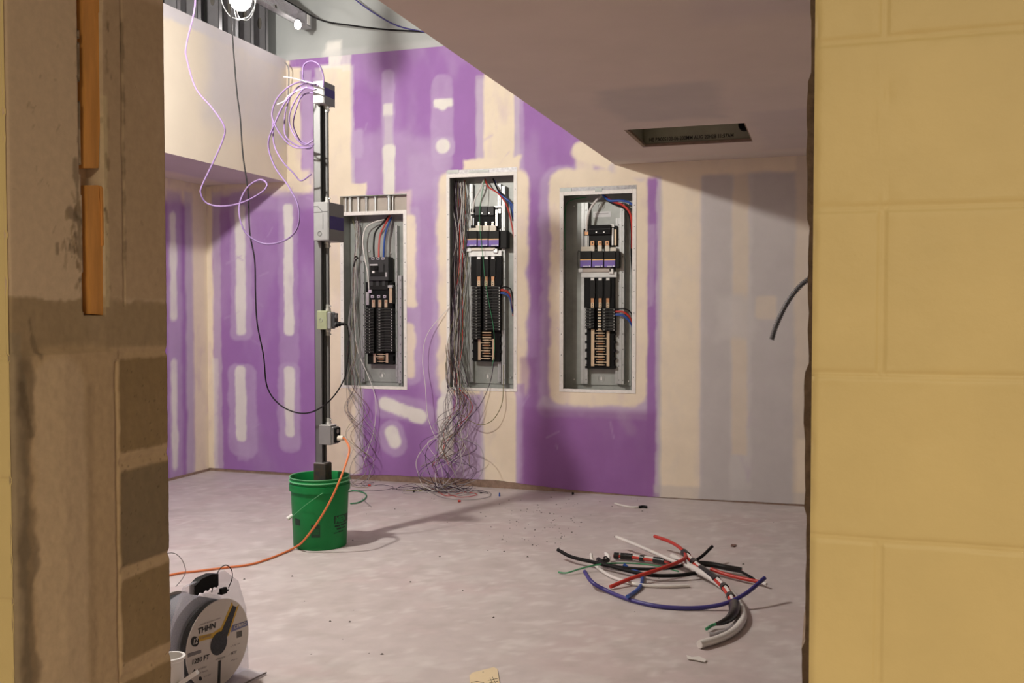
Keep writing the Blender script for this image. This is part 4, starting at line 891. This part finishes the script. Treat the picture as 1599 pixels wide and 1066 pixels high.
def loop(pts, dy=0): m.tube([C_(a, b, YA+dy+.012*math.sin(i*2.1)) for i, (a, b) in enumerate(pts)], .0040, M['lav'], 8)
loop([(497, 134), (478, 127), (455, 133), (434, 152), (425, 175), (428, 192), (441, 214), (458, 229), (478, 231), (488, 229)])
loop([(494, 132), (474, 131), (457, 145), (447, 170), (444, 196), (447, 214), (462, 226), (482, 232), (490, 225)], .02)
loop([(492, 140), (476, 138), (464, 152), (453, 176), (453, 196), (463, 216), (476, 226), (489, 219)], -.02)
loop([(490, 144), (474, 148), (466, 160), (458, 190), (462, 208), (470, 220), (486, 228)], .015)
loop([(505, 136), (505, 118), (498, 101), (486, 95.5), (475, 101), (473, 114), (475, 126), (490, 134)], .03)
loop([(426, 190), (428, 225), (440, 250), (458, 270), (470, 282), (486, 272)], .01)
tag(m.build('cord_coil', smooth=True), 'bundle of lavender cord loops slung on the top of the pole', 'cord')
m = MB(); m.tube([C_(443, 120), C_(458, 122), C_(476, 127), C_(492, 131)], .0032, M['w_mid'], 6); tag(m.build('white_wire_end', smooth=True), 'short white wire end sticking out left of the top pole box', 'wire')
m = MB(); m.tube([C_(433, 163), C_(444, 158), (C_(450, 150)), C_(462, 143), C_(480, 136)], .0032, M['w_mid'], 6); tag(m.build('white_wire_end', smooth=True), 'white wire end among the cord loops, pointing down left', 'wire')

# ------------------------------------------------------------------ overhead channel, lamps, cables
ch = thing('steel_channel', (-3.47, 4.5, 3.14), 'bright steel channel with holes running overhead to the far wall', 'channel')
m = MB(); xa = -3.49; za = 3.165; yy0, yy1 = 1.7, 5.93
m.box(xa, xa+.004, yy0, yy1, za, za+.085, M['chrome']); m.box(xa, xa+.06, yy0, yy1, za+.081, za+.085, M['chrome']); m.box(xa, xa+.06, yy0, yy1, za, za+.004, M['chrome'])
m.build('channel_body', ch)
m = MB(); m.box(xa-.01, xa+.07, yy1-.02, yy1+.06, za-.012, za+.093, M['stud'], .006); m.build('end_bracket', ch)
m = MB(); m.box(xa+.07, xa+.073, yy1-.004, yy1+.03, za+.005, za+.078, M['wht']); m.build('bracket_face', ch)
for k in range(12):
    y = 2.0+k*.33; m = MB(); ring(m, (xa+.0055, y, za+.042), .017, .002, 'silver', 'x'); m.prism([(xa+.0045, y+.014*math.cos(t), za+.042+.014*math.sin(t)) for t in np.linspace(0, 2*math.pi, 13)[:-1]], (.001, 0, 0), M['dark']); m.build('punched_hole', ch)  # dark disc inside each ring imitates the shaded opening
def bulb(name, c, R_, lab, hang=True):
    t = thing(name, (c[0], c[1], c[2]), lab, 'work light')
    m = MB(); m.lathe([(0.001, -R_), (R_*.5, -R_*.86), (R_*.86, -R_*.5), (R_, 0), (R_*.86, R_*.5), (R_*.5, R_*.86), (R_*.45, R_*1.2)], c, M['glow'], 24, cap1=True); m.build('glass_bulb', t, smooth=True)
    m = MB(); m.lathe([(R_*.46, R_*1.15), (R_*.55, R_*1.3), (R_*.5, R_*2.4), (R_*.2, R_*2.6)], c, M['black'], 20, cap0=True, cap1=True); m.build('socket', t, smooth=True)
    m = MB()
    for k in range(5):
        a = k*2*math.pi/5; f2 = lambda r, z: (c[0]+r*math.cos(a), c[1]+r*math.sin(a), c[2]+z)
        m.tube([f2(R_*.5, R_*1.5), f2(R_*1.45, R_*.7), f2(R_*1.55, -R_*.4), f2(R_*.9, -R_*1.5), f2(0, -R_*1.7)], .0016, M['galv'], 5, n=4)
    m.build('wire_cage', t, smooth=True)
    m = MB(); m.tube([(c[0], c[1], c[2]+R_*2.55), (c[0]+.01, c[1], c[2]+.5), (c[0], c[1], ZTOP)], .005, M['w_black'], 6); m.build('hanging_cord', t)
bulb('work_light', (LX, 4.31, 2.79), .058, 'glowing caged work light hanging at the top left')
bulb('work_light', (LX, 3.2, 2.84), .058, 'glowing caged work light nearest the block wall, above the frame')
c5 = (-3.42, 5.80, 3.13)  # lamp put in to give the glare spot by the wall
t = thing('added_glare_lamp', c5, 'small lamp added for the white glare at the overhead channel end by the far wall', 'lamp')
m = MB(); m.lathe([(0.001, -.03), (.014, -.026), (.022, -.01), (.022, .01), (.012, .03)], c5, M['glow'], 18, cap1=True); m.build('glass_bulb', t, smooth=True)
m = MB(); m.cyl((c5[0], c5[1], c5[2]+.03), (c5[0], c5[1], za+.001), .012, M['black'], 12); m.build('socket', t)
def air(name, pts, r, mm, lab, cat='cable'):
    m = MB(); m.tube(pts, r, M[mm], 7); return tag(m.build(name, smooth=True), lab, cat)
air('black_cable', [(xa+.03, 2.0, za+.1), (xa+.03, 4.6, za+.1), (xa+.04, 5.75, za+.10), on(500, 31, 1, 5.9), on(550, 40, 1, 5.95), on(600, 46, 1, 6.0), on(652, 49, 1, 6.05), on(690, 52, 1, 6.07)], .0058, 'w_black', 'black cable lying along the overhead channel and across the grey upper wall')
air('indigo_cable', [on(530, -30, 1, 6.0), on(556, 0, 1, 6.02), on(590, 24, 1, 6.04), on(620, 40, 1, 6.05), on(652, 48, 1, 6.05), on(690, 54, 1, 6.07)], .005, 'w_navy', 'indigo cable slanting down across the grey upper wall')
air('grey_cable', [on(445, 97, 1, 6.0), on(451, 110, 1, 6.0), on(450, 150, 1, 6.05), on(449, 190, 1, 6.06), on(448, 225, 1, 6.07)], .005, 'w_grey', 'thin grey cable hanging in the corner above the pole')
# flexible conduit from the right
pts = [on(1205, 530, 1, 4.4), on(1212, 508, 1, 4.4), on(1225, 480, 1, 4.4), on(1240, 457, 1, 4.4), on(1258, 439, 1, 4.4), on(1290, 420, 1, 4.4), on(1350, 380, 1, 4.42), on(1380, 300, 1, 4.42), on(1385, 200, 1, 4.42), (0.30, 4.42, ZC)]
sp = smooth_path(pts, 40); m = MB()
m.tube(sp, .0105, M['flex'], 14, smooth=False, taper=lambda t: 1+.2*(1 if int(t*len(sp)) % 4 < 2 else -1)); tag(m.build('flexible_conduit', smooth=True), 'ribbed metal flexible conduit dangling in beside the yellow block wall', 'conduit')

# ------------------------------------------------------------------ reel of wire
rx, ry = -1.80, 2.66
RC = on(341, 1005, 1, ry); dc = None
RR = .1365
# find disc centre: radius above the floor on the sight line of the hub
for yy in np.arange(2.2, 3.4, .005):
    p = on(341.5, 1004, 1, yy)
    if abs(p[2]-(RR+.010)) < .003: RC = p; break
rx, ry, rz = map(float, RC)
reel = thing('wire_reel', (rx, ry, 0), 'reel of building wire with a round printed label, wrapped in clear plastic', 'wire reel'); RA = math.radians(-8); reel.rotation_euler = (0, 0, RA)
def disc(m, r0, x, d, mm, cy=0, cz=0, seg=56): m.prism([(x, ry+cy+r0*math.cos(t), rz+cz+r0*math.sin(t)) for t in np.linspace(0, 2*math.pi, seg+1)[:-1]], (d, 0, 0), M[mm])
m = MB(); disc(m, RR, rx, -.004, 'disc'); m.build('label_disc', reel)
m = MB(); disc(m, RR*.93, rx-.004, -.19, 'coil', seg=64)
for k in range(30): 
    x = rx-.008-.006*k; m.tube([(x, ry+RR*.93*math.cos(t), rz+RR*.93*math.sin(t)) for t in np.linspace(0, 2*math.pi, 49)], .0028, M['coil'], 5, smooth=False)
m.build('wire_coil', reel, smooth=True)
m = MB(); disc(m, RR, rx-.195, -.004, 'disc'); m.build('rear_flange', reel)
# pointer shapes printed on the label: map (a: toward camera right = +Y? , b: up)
LM = lambda a, b, e=.0012: (rx+e, ry+a, rz+b)
def lab_poly(pts, mm, e=.0006): m.prism([LM(a, b, 0) for a, b in pts], (e, 0, 0), M[mm])
S_ = RR
hub = MB(); m = hub; disc(m, .036, rx, .002, 'hub', 0, 0, 32)
def ZP_(zx, zy, e=.0012):
    d = fv+rv*(260+zx/5.173-CX)/F-uv*(860+zy/5.173-CY)/F; nn = np.array([math.cos(RA), math.sin(RA), 0]); c0 = np.array([rx, ry, 0.])
    p = CAM+d*(((c0-CAM)@nn)/(d@nn))-c0
    return (rx+e, ry-math.sin(RA)*p[0]+math.cos(RA)*p[1], p[2])
def zpoly(pts, mm, e=.0006): m.prism([ZP_(a, b, 0) for a, b in pts], (e, 0, 0), M[mm])
def ztext(txt, a, b, cap, mm='print_', bold=.0, e=.0016):
    """lettering from point a to point b along its baseline"""
    V, Fc = text_polys(txt, 1.0, bold); w = max(v[0] for v in V); hh = .70
    m.add([ZP_(a[0]+(b[0]-a[0])*u/w+v/hh*cap*.10, a[1]+(b[1]-a[1])*u/w-v/hh*cap, e) for u, v in V], Fc, M[mm])
def zdot(x, y, r_, mm, e=.0008): zpoly([(x+r_*.78*math.cos(t), y+r_*math.sin(t)) for t in np.linspace(0, 2*math.pi, 25)[:-1]], mm, e)
zpoly([(438, 660), (487, 690), (563, 452), (534, 440)], 'hub', .0018); hub.build('hub_hole', reel)
m = MB()
zpoly([(528, 410), (538, 440), (462, 665), (425, 672), (372, 702), (262, 732), (256, 688), (372, 662), (440, 618)], 'yel'); zpoly([(566, 450), (586, 430), (503, 682), (484, 692)], 'yel'); m.build('label_stripes', reel)
m = MB(); ztext('THHN', (248, 672), (392, 618), 46, bold=.03); m.build('lettering', reel)
m = MB(); ztext('1250 FT', (198, 918), (342, 868), 38, bold=.025); m.build('lettering', reel)
m = MB(); zdot(228, 731, 42, 'print_'); ztext('12', (207, 758), (247, 742), 46, 'disc', .02, .0022); m.build('gauge_mark', reel)
m = MB(); zpoly([(526, 602), (652, 560), (656, 600), (523, 655)], 'blue_l'); ztext('CERRO', (540, 628), (640, 592), 26, 'disc', .02, .0022); m.build('maker_mark', reel)
m = MB()
for k in range(8): x_ = 566+k*5.6; zpoly([(x_, 652-k*1.5), (x_+3, 651-k*1.5), (x_+4, 702-k*2), (x_+1, 703-k*2)], 'print_')
m.build('barcode', reel)
for (t_, a_, b_, c_) in (('COPPER BUILDING WIRE', (262, 606), (432, 545), 11), ('STRANDED', (268, 712), (358, 684), 14), ('UL LISTED', (250, 962), (320, 938), 11), ('600 VOLTS', (252, 995), (330, 968), 11), ('90 C DRY', (296, 1022), (355, 1000), 11), ('AWG SIZE', (395, 884), (470, 858), 12), ('MTW', (522, 838), (562, 824), 24), ('VW-1', (516, 890), (566, 876), 13), ('c UL us', (512, 778), (590, 748), 12)):
    m = MB(); ztext(t_, a_, b_, c_, 'greyp', .012); m.build('lettering', reel)
m = MB(); zpoly([(170, 828), (280, 796), (280, 822), (172, 860)], 'greyp'); m.build('label_bar', reel)
m = MB(); zpoly([(418, 886), (440, 880), (432, 1110), (408, 1110)], 'print_'); m.build('label_scale', reel)
m = MB(); zpoly([(204, 984), (226, 952), (244, 976)], 'print_'); m.build('label_symbol', reel)
m = MB(); zdot(272, 1030, 17, 'print_'); m.build('label_symbol', reel)
# clear plastic hood with hand hole
def shell(x, d):
    out = [(-RR-.03, .0), (-RR-.03, rz+.05), (-.135, rz+.135), (-.100, rz+.200), (.065, rz+.212), (.13, rz+.160), (RR+.03, rz+.06), (RR+.04, .0)]
    hole = [(-.060, rz+.156), (-.060, rz+.192), (.030, rz+.196), (.030, rz+.160)]
    V_ = [(x, ry+a, max(b, .003)) for a, b in out]+[(x, ry+a, b) for a, b in hole]
    return V_
m = MB(); x = rx-.035
Vs = shell(x, 0); fcs = [(0, 1, 2, 8), (2, 3, 9, 8), (3, 4, 10, 9), (4, 5, 11, 10), (5, 6, 7, 11), (0, 8, 11, 7)]
m.add(Vs, fcs, M['clear']); m.add([(a-.012, b, c) for a, b, c in Vs], fcs, M['clear'])
n_ = 8
m.add([v for v in Vs[:8]]+[(a-.012, b, c) for a, b, c in Vs[:8]], [(i, (i+1) % 8, 8+(i+1) % 8, 8+i) for i in range(8)], M['clear']); m.build('clear_shell', reel)
m = MB(); hp = [(-.066, .166), (-.066, .196), (-.040, .210), (.005, .214), (.034, .208), (.034, .172), (.026, .166), (.018, .173), (.008, .167), (-.002, .172), (-.012, .165), (-.022, .171), (-.034, .163), (-.046, .170), (-.056, .162)]
m.prism([(rx-.030, ry+a, rz+b) for a, b in hp], (-.025, 0, 0), M['black']); m.build('handle_grip', reel)
m = MB(); m.lathe([(RR+.004, -.02), (RR+.006, 0)], (0, 0, 0), M['clear'], 40)
m.v = [(rx-.02+z*4-.05, ry+b, rz+a) for a, b, z in m.v]; m.build('plastic_wrap', reel, smooth=True)
m = MB(); m.tube([on(330, 925, 0, rx-.02), on(334, 905, 0, rx-.02), on(341, 888, 0, rx-.02), on(349, 882, 0, rx-.02), on(356, 889, 0, rx-.02), on(357, 902, 0, rx-.02), on(352, 918, 0, rx-.02)], .0016, M['w_black'], 6); m.build('tie_loop', reel, smooth=True)
c = on(345.5, 921, 0, rx-.015); m = MB(); m.box(c[0]-.005, c[0]+.008, c[1]-.014, c[1]+.012, c[2]-.012, c[2]+.008, M['black'], .002); m.box(c[0]-.002, c[0]+.002, c[1]-.022, c[1]+.024, c[2]-.008, c[2]-.003, M['black']); m.build('tie_clip', reel)
m = MB(); m.box(rx-.22, rx+.05, ry-.10, ry+.165, 0, .006, M['clear'], .001); m.box(rx+.047, rx+.05, ry-.1, ry+.165, .004, .009, M['greyp']); m.build('tray', reel)
# white spool piece beside the reel
wx = on(281, 1036, 1, ry-.22); 
t = thing('white_spool', (wx[0]-.03, wx[1], 0), 'white round plastic spool end peeking out beside the wire reel', 'spool')
a = np.array([wx[0]+.012, wx[1], .11]); ctr = on(267, 1046, 1, wx[1])
m = MB(); cz_ = float(ctr[2]); cx_ = float(ctr[0])
m.lathe([(.0, .0), (.030, .0), (.036, .004), (.036, .07), (.041, .074), (.041, .082), (.033, .082), (.031, .012), (0, .012)], (cx_, float(wx[1]), cz_-.04), M['wht'], 36); m.build('spool_body', t, smooth=True)
m = MB(); m.cyl((cx_, float(wx[1]), 0), (cx_, float(wx[1]), cz_-.04), .028, M['wht'], 20); m.build('spool_foot', t, smooth=True)
p_ = on(306, 1050, 1, ry-.24); q_ = on(283, 1066, 1, ry-.24)
m = MB(); d_ = np.array([p_[0]-q_[0], 0, p_[2]-q_[2]]); d_ /= np.linalg.norm(d_); nn = np.array([-d_[2], 0, d_[0]])*.006
m.prism([q_-d_*.08+nn, p_+nn, p_-nn, q_-d_*.08-nn], (0, .012, 0), M['wht']); tag(m.build('white_strap'), 'flat white plastic strap leaning in front of the wire reel', 'strap')
# grey wire loop at pier edge
m = MB(); m.tube([on(a, b, 0, rx-.12) for a, b in ((258, 866), (270, 866), (280, 876), (285, 893), (281, 905), (272, 918))], .0012, M['w_grey'], 5); m.build('loose_end', reel, smooth=True)

# ------------------------------------------------------------------ cut conductors on the floor
G = 'cut cable scraps on the floor'
def fw(name, pts, r, mm, lab, ends=True, z=None):
    """pts: (px, py, height above floor)"""
    m = MB(); P_ = [on(a, b, 2, max(h, r)) for a, b, h in pts]; m.tube(P_, r, M[mm], 10)
    o = m.build(name, smooth=True); return tag(o, lab, 'cut wire')
fw('cut_conductor', [(913, 892, .05), (925, 909, .035), (948, 922, .012), (980, 935, .009), (1020, 945, .009), (1060, 949, .009), (1100, 948, .012), (1135, 941, .03), (1165, 926, .06), (1194, 902, .10)], .0088, 'w_navy', 'long indigo conductor bowed along the front of the scrap pile')
fw('cut_conductor', [(974, 881, .03), (984, 889, .012), (1000, 895, .010), (1003, 906, .009), (998, 918, .009), (985, 928, .009), (980, 931, .026)], .0082, 'w_blue', 'short blue conductor curled behind the long indigo one')
fw('cut_conductor', [(953, 916, .012), (985, 903, .03), (1030, 888, .05), (1060, 877, .06), (1071, 868, .06), (1063, 856, .07), (1045, 845, .07), (1022, 837, .075)], .0085, 'w_red', 'red conductor bent in a sharp V over the top of the pile')
fw('cut_conductor', [(962, 838, .07), (990, 849, .06), (1020, 862, .05), (1050, 875, .045), (1085, 888, .04)], .0085, 'w_white', 'straight white conductor lying over the taped bundle at the back')
fw('cut_conductor', [(923, 865, .04), (925, 875, .025), (935, 887, .012), (955, 900, .009), (985, 910, .012), (1010, 914, .009), (1045, 915, .009), (1077, 914, .009)], .0075, 'w_white', 'curved white conductor ending in front of the red V')
fw('cut_conductor', [(871, 858, .05), (892, 869, .035), (925, 877, .03), (955, 884, .03), (985, 892, .025), (1020, 898, .025), (1060, 898, .025), (1095, 893, .03)], .0085, 'w_black', 'long black conductor reaching farthest left out of the pile')
fw('cut_conductor', [(934, 876, .03), (960, 884, .02), (1000, 888, .02), (1040, 887, .03), (1075, 880, .045), (1095, 869, .06), (1112, 853, .08)], .0075, 'w_black', 'black conductor whose tip points up right behind the pile')
fw('cut_conductor', [(872, 893, .006), (885, 894, .01), (905, 888, .02), (930, 882, .03), (960, 879, .03), (1000, 880, .03), (1035, 885, .03), (1060, 892, .02)], .0035, 'w_green', 'thin green wire passing through the left side of the pile')
fw('cut_conductor', [(1110, 888, .03), (1135, 897, .02), (1160, 903, .02), (1185, 908, .02)], .0085, 'w_red', 'red conductor running right towards the stripped white end')
fw('cut_conductor', [(1050, 868, .03), (1085, 888, .04), (1115, 905, .03), (1140, 925, .02), (1156, 945, .016), (1160, 965, .016), (1148, 983, .016), (1125, 996, .016), (1092, 1006, .016)], .0145, 'w_white', 'thick white conductor hooking round the front right of the pile')
fw('cut_conductor', [(1150, 950, .010), (1152, 966, .010), (1142, 980, .010), (1120, 990, .010), (1108, 990, .010)], .009, 'w_grey', 'grey conductor tucked inside the thick white hook')
# taped bundles with tape bands
def bundle(name, pts, r, segs, lab, tip=None):
    P_ = smooth_path([on(a, b, 2, h) for a, b, h in pts], 10); n_ = len(P_); t = thing(name, (float(P_[n_//2][0]), float(P_[n_//2][1]), 0), lab, 'cable bundle')
    T_ = P_[n_//2+1]-P_[n_//2-1]; side = np.cross(T_, [0, 0, 1]); side /= np.linalg.norm(side)
    for k, (off, hz_, c) in enumerate(((-.6, .0, 'w_red'), (.6, .0, 'w_red'), (0, .75, 'w_white'), (0, -.5, 'w_green'))):
        m = MB(); m.tube([p+side*off*r+np.array([0, 0, hz_*r*.6]) for p in P_], r*.55, M[c], 8, smooth=False); m.build('conductor', t, smooth=True)
    for (a, b) in segs:
        i0, i1 = int(a*(n_-1)), max(int(b*(n_-1)), int(a*(n_-1))+1); m = MB(); m.tube(P_[i0:i1+1], r*1.25, M['tape'], 12, smooth=False); m.build('tape_band', t, smooth=True)
    return t
bundle('taped_bundle', [(959, 867, .022), (985, 869, .022), (1015, 873, .022), (1045, 877, .024), (1075, 882, .028), (1100, 893, .03)], .013, ((0, .07), (.09, .22), (.3, .34), (.44, .56), (.62, .7), (.86, 1)), 'taped conductor bundle at the back of the pile, lying left to right')
bundle('taped_bundle', [(1068, 862, .06), (1082, 876, .05), (1098, 890, .045), (1118, 904, .035), (1134, 920, .03), (1144, 938, .028), (1146, 950, .026)], .014, ((.0, .08), (.18, .22), (.3, .52), (.62, .65), (.76, .79)), 'taped conductor bundle crossing down the right side with red and white showing')
t = bundle('taped_bundle', [(1085, 879, .04), (1110, 881, .035), (1135, 886, .03), (1158, 890, .025)], .011, ((0, 1),), 'fully black taped bundle lying at the right of the pile')
m = MB(); m.tube([on(1150, 888, 2, .03), on(1166, 897, 2, .03), on(1178, 904, 2, .025)], .006, M['w_black'], 8); m.build('core', t, smooth=True); m = MB(); m.tube([on(1176, 902, 2, .025), on(1186, 908, 2, .02), on(1197, 912, 2, .02)], .0065, M['w_white'], 8); m.build('stripped_end', t, smooth=True)
P_ = smooth_path([on(a, b, 2, h) for a, b, h in ((1147, 944, .03), (1146, 955, .035), (1139, 965, .03), (1128, 971, .025), (1118, 974, .02))], 8)
t = thing('tape_tail', P_[10], 'frayed black tape tail with a green tip inside the white hook', 'tape')
m = MB(); m.tube(P_, .024, M['tape'], 10, smooth=False, taper=lambda u: 1-.72*u); m.build('tape_wrap', t, smooth=True)
m = MB(); m.tube([P_[-1], on(1112, 976, 2, .016), on(1103, 982, 2, .014)], .006, M['w_green'], 8); m.build('green_tip', t, smooth=True)
m = MB(); c = on(944, 872, 2, .03)
m.tube([on(934, 873, 2, .03), on(940, 876, 2, .03), on(950, 874, 2, .03)], .011, M['tape'], 8); m.tube([on(945, 874, 2, .03), on(943, 870, 2, .05), on(947, 869, 2, .05), on(950, 874, 2, .03)], .003, M['tape'], 6); tag(m.build('tape_knot', smooth=True), 'knot of black tape on the long black conductor at the left', 'tape')
m = MB(); m.tube([on(945, 863, 2, .04), on(949, 868, 2, .035), on(951, 874, 2, .03)], .008, M['wht'], 8, taper=lambda u: .4+1.2*math.sin(math.pi*min(max(u, .08), .92))); tag(m.build('white_clip', smooth=True), 'small white oval clip beside the black tape knot', 'clip')

# ------------------------------------------------------------------ small litter
tc_ = on(755, 1066, 2, 0)
t = thing('paper_tag', (float(tc_[0]), float(tc_[1]), 0), 'cream card tag with a pencilled sketch lying at the bottom edge', 'tag')
m = MB(); poly = [on(a, b, 2, .004) for a, b in ((733, 1054), (738, 1049.5), (771, 1041), (777, 1044), (786, 1110), (738, 1120))]; m.prism(poly, (0, 0, -.002), M['tag']); m.build('card', t)
m = MB(); a_ = on(754.3, 1049, 2, .0045); m.cyl(a_, a_+[0, 0, .0004], .0022, M['greyp'], 12)
for (p, q) in (((765, 1058), (769, 1067)), ((769, 1056.5), (773.5, 1066)), ((762, 1062), (777, 1059)), ((764, 1066), (778, 1063)), ((736, 1065), (745, 1063.5)), ((745, 1063.5), (756, 1065.5)), ((736, 1065), (740, 1085))):
    m.tube([on(*p, 2, .0046), on(*q, 2, .0046)], .0007, M['print_'], 4, smooth=False)
m.build('pencil_mark', t)
def scrap(name, pts, h, mm, lab, cat='scrap', th=.002):
    m = MB(); m.prism([on(a, b, 2, h) for a, b in pts], (0, 0, -th), M[mm]); return tag(m.build(name), lab, cat)
t = thing('cut_strap', on(985, 790, 2, 0), 'bent white strap piece with a black end near the far wall', 'strap')
m = MB(); m.tube([on(960, 785.5, 2, .012), on(972, 789, 2, .006), on(988, 791.5, 2, .006), on(1000, 791, 2, .008)], .006, M['paper'], 6); m.build('strap_band', t, smooth=True)
m = MB(); m.tube([on(998, 791.5, 2, .008), on(1004, 790.5, 2, .009), on(1010, 791.5, 2, .008)], .0085, M['black'], 6); m.build('strap_end', t)
scrap('paper_scrap', ((1072, 1022), (1080, 1025), (1092, 1024), (1103, 1029), (1101, 1033), (1088, 1030), (1074, 1028)), .006, 'paper', 'crumpled white paper scrap in front of the white hook')
scrap('paper_scrap', ((1142, 849), (1150, 849.5), (1147, 853), (1141, 852)), .006, 'w_brown', 'small red brown chip right of the wire pile')
def nub(px, py, c, lab, name, cat, r=.008, L_=.018, up=False):
    a = on(px, py, 2, r); m = MB(); d = np.array([0, 0, 1.]) if up else np.array([.9, .3, 0])
    if up: a[2] = 0
    m.tube([a, a+d*L_], r, M[c], 10, smooth=False, taper=lambda u: 1-.35*u); return tag(m.build(name, smooth=True), lab, cat)
nub(575, 757.5, 'w_red', 'red wire connector on the floor nearest the left wires', 'wire_connector', 'wire connector')
nub(715, 782, 'w_red', 'red wire connector on the floor in front of the middle tangle', 'wire_connector', 'wire connector', .008, .02)
nub(780, 773, 'w_blue', 'small blue wire connector standing under the cream joint', 'wire_connector', 'wire connector', .006, .024, True)
nub(645, 767, 'w_black', 'small black cap on the floor left of the middle tangle', 'end_cap', 'cap', .007, .012)
nub(893, 770, 'w_black', 'small black cap at the wall below the right panel', 'end_cap', 'cap', .009, .014)
nub(750, 769, 'w_black', 'small black cap right behind the middle tangle', 'end_cap', 'cap', .006, .012)
m = MB(); r4 = random.Random(3)
for k in range(150):
    if k < 95: px, py = r4.gauss(850, 42), r4.gauss(818, 22)
    elif k < 120: px, py = r4.uniform(560, 1240), r4.uniform(775, 800)
    else: px, py = r4.uniform(380, 1240), r4.uniform(790, 1050)
    if py < 776: continue
    c = on(px, py, 2, 0); s = r4.choice((.0025, .003, .004, .006)); a = [(c[0]+s*r4.uniform(.6, 1.4)*math.cos(t), c[1]+s*r4.uniform(.6, 1.4)*math.sin(t), .0) for t in (0, 1.3, 2.6, 3.9, 5.1)]
    top = (c[0], c[1], s*.8); kk = a+[top]; m.add(kk, [(0, 1, 5), (1, 2, 5), (2, 3, 5), (3, 4, 5), (4, 0, 5), (4, 3, 2, 1, 0)], M['crumb'])
tag(m.build('floor_debris', origin=(-1.5, 4.9, 0)), 'scattered dark crumbs and grit on the concrete between bucket and wire pile', 'debris', kind='stuff')
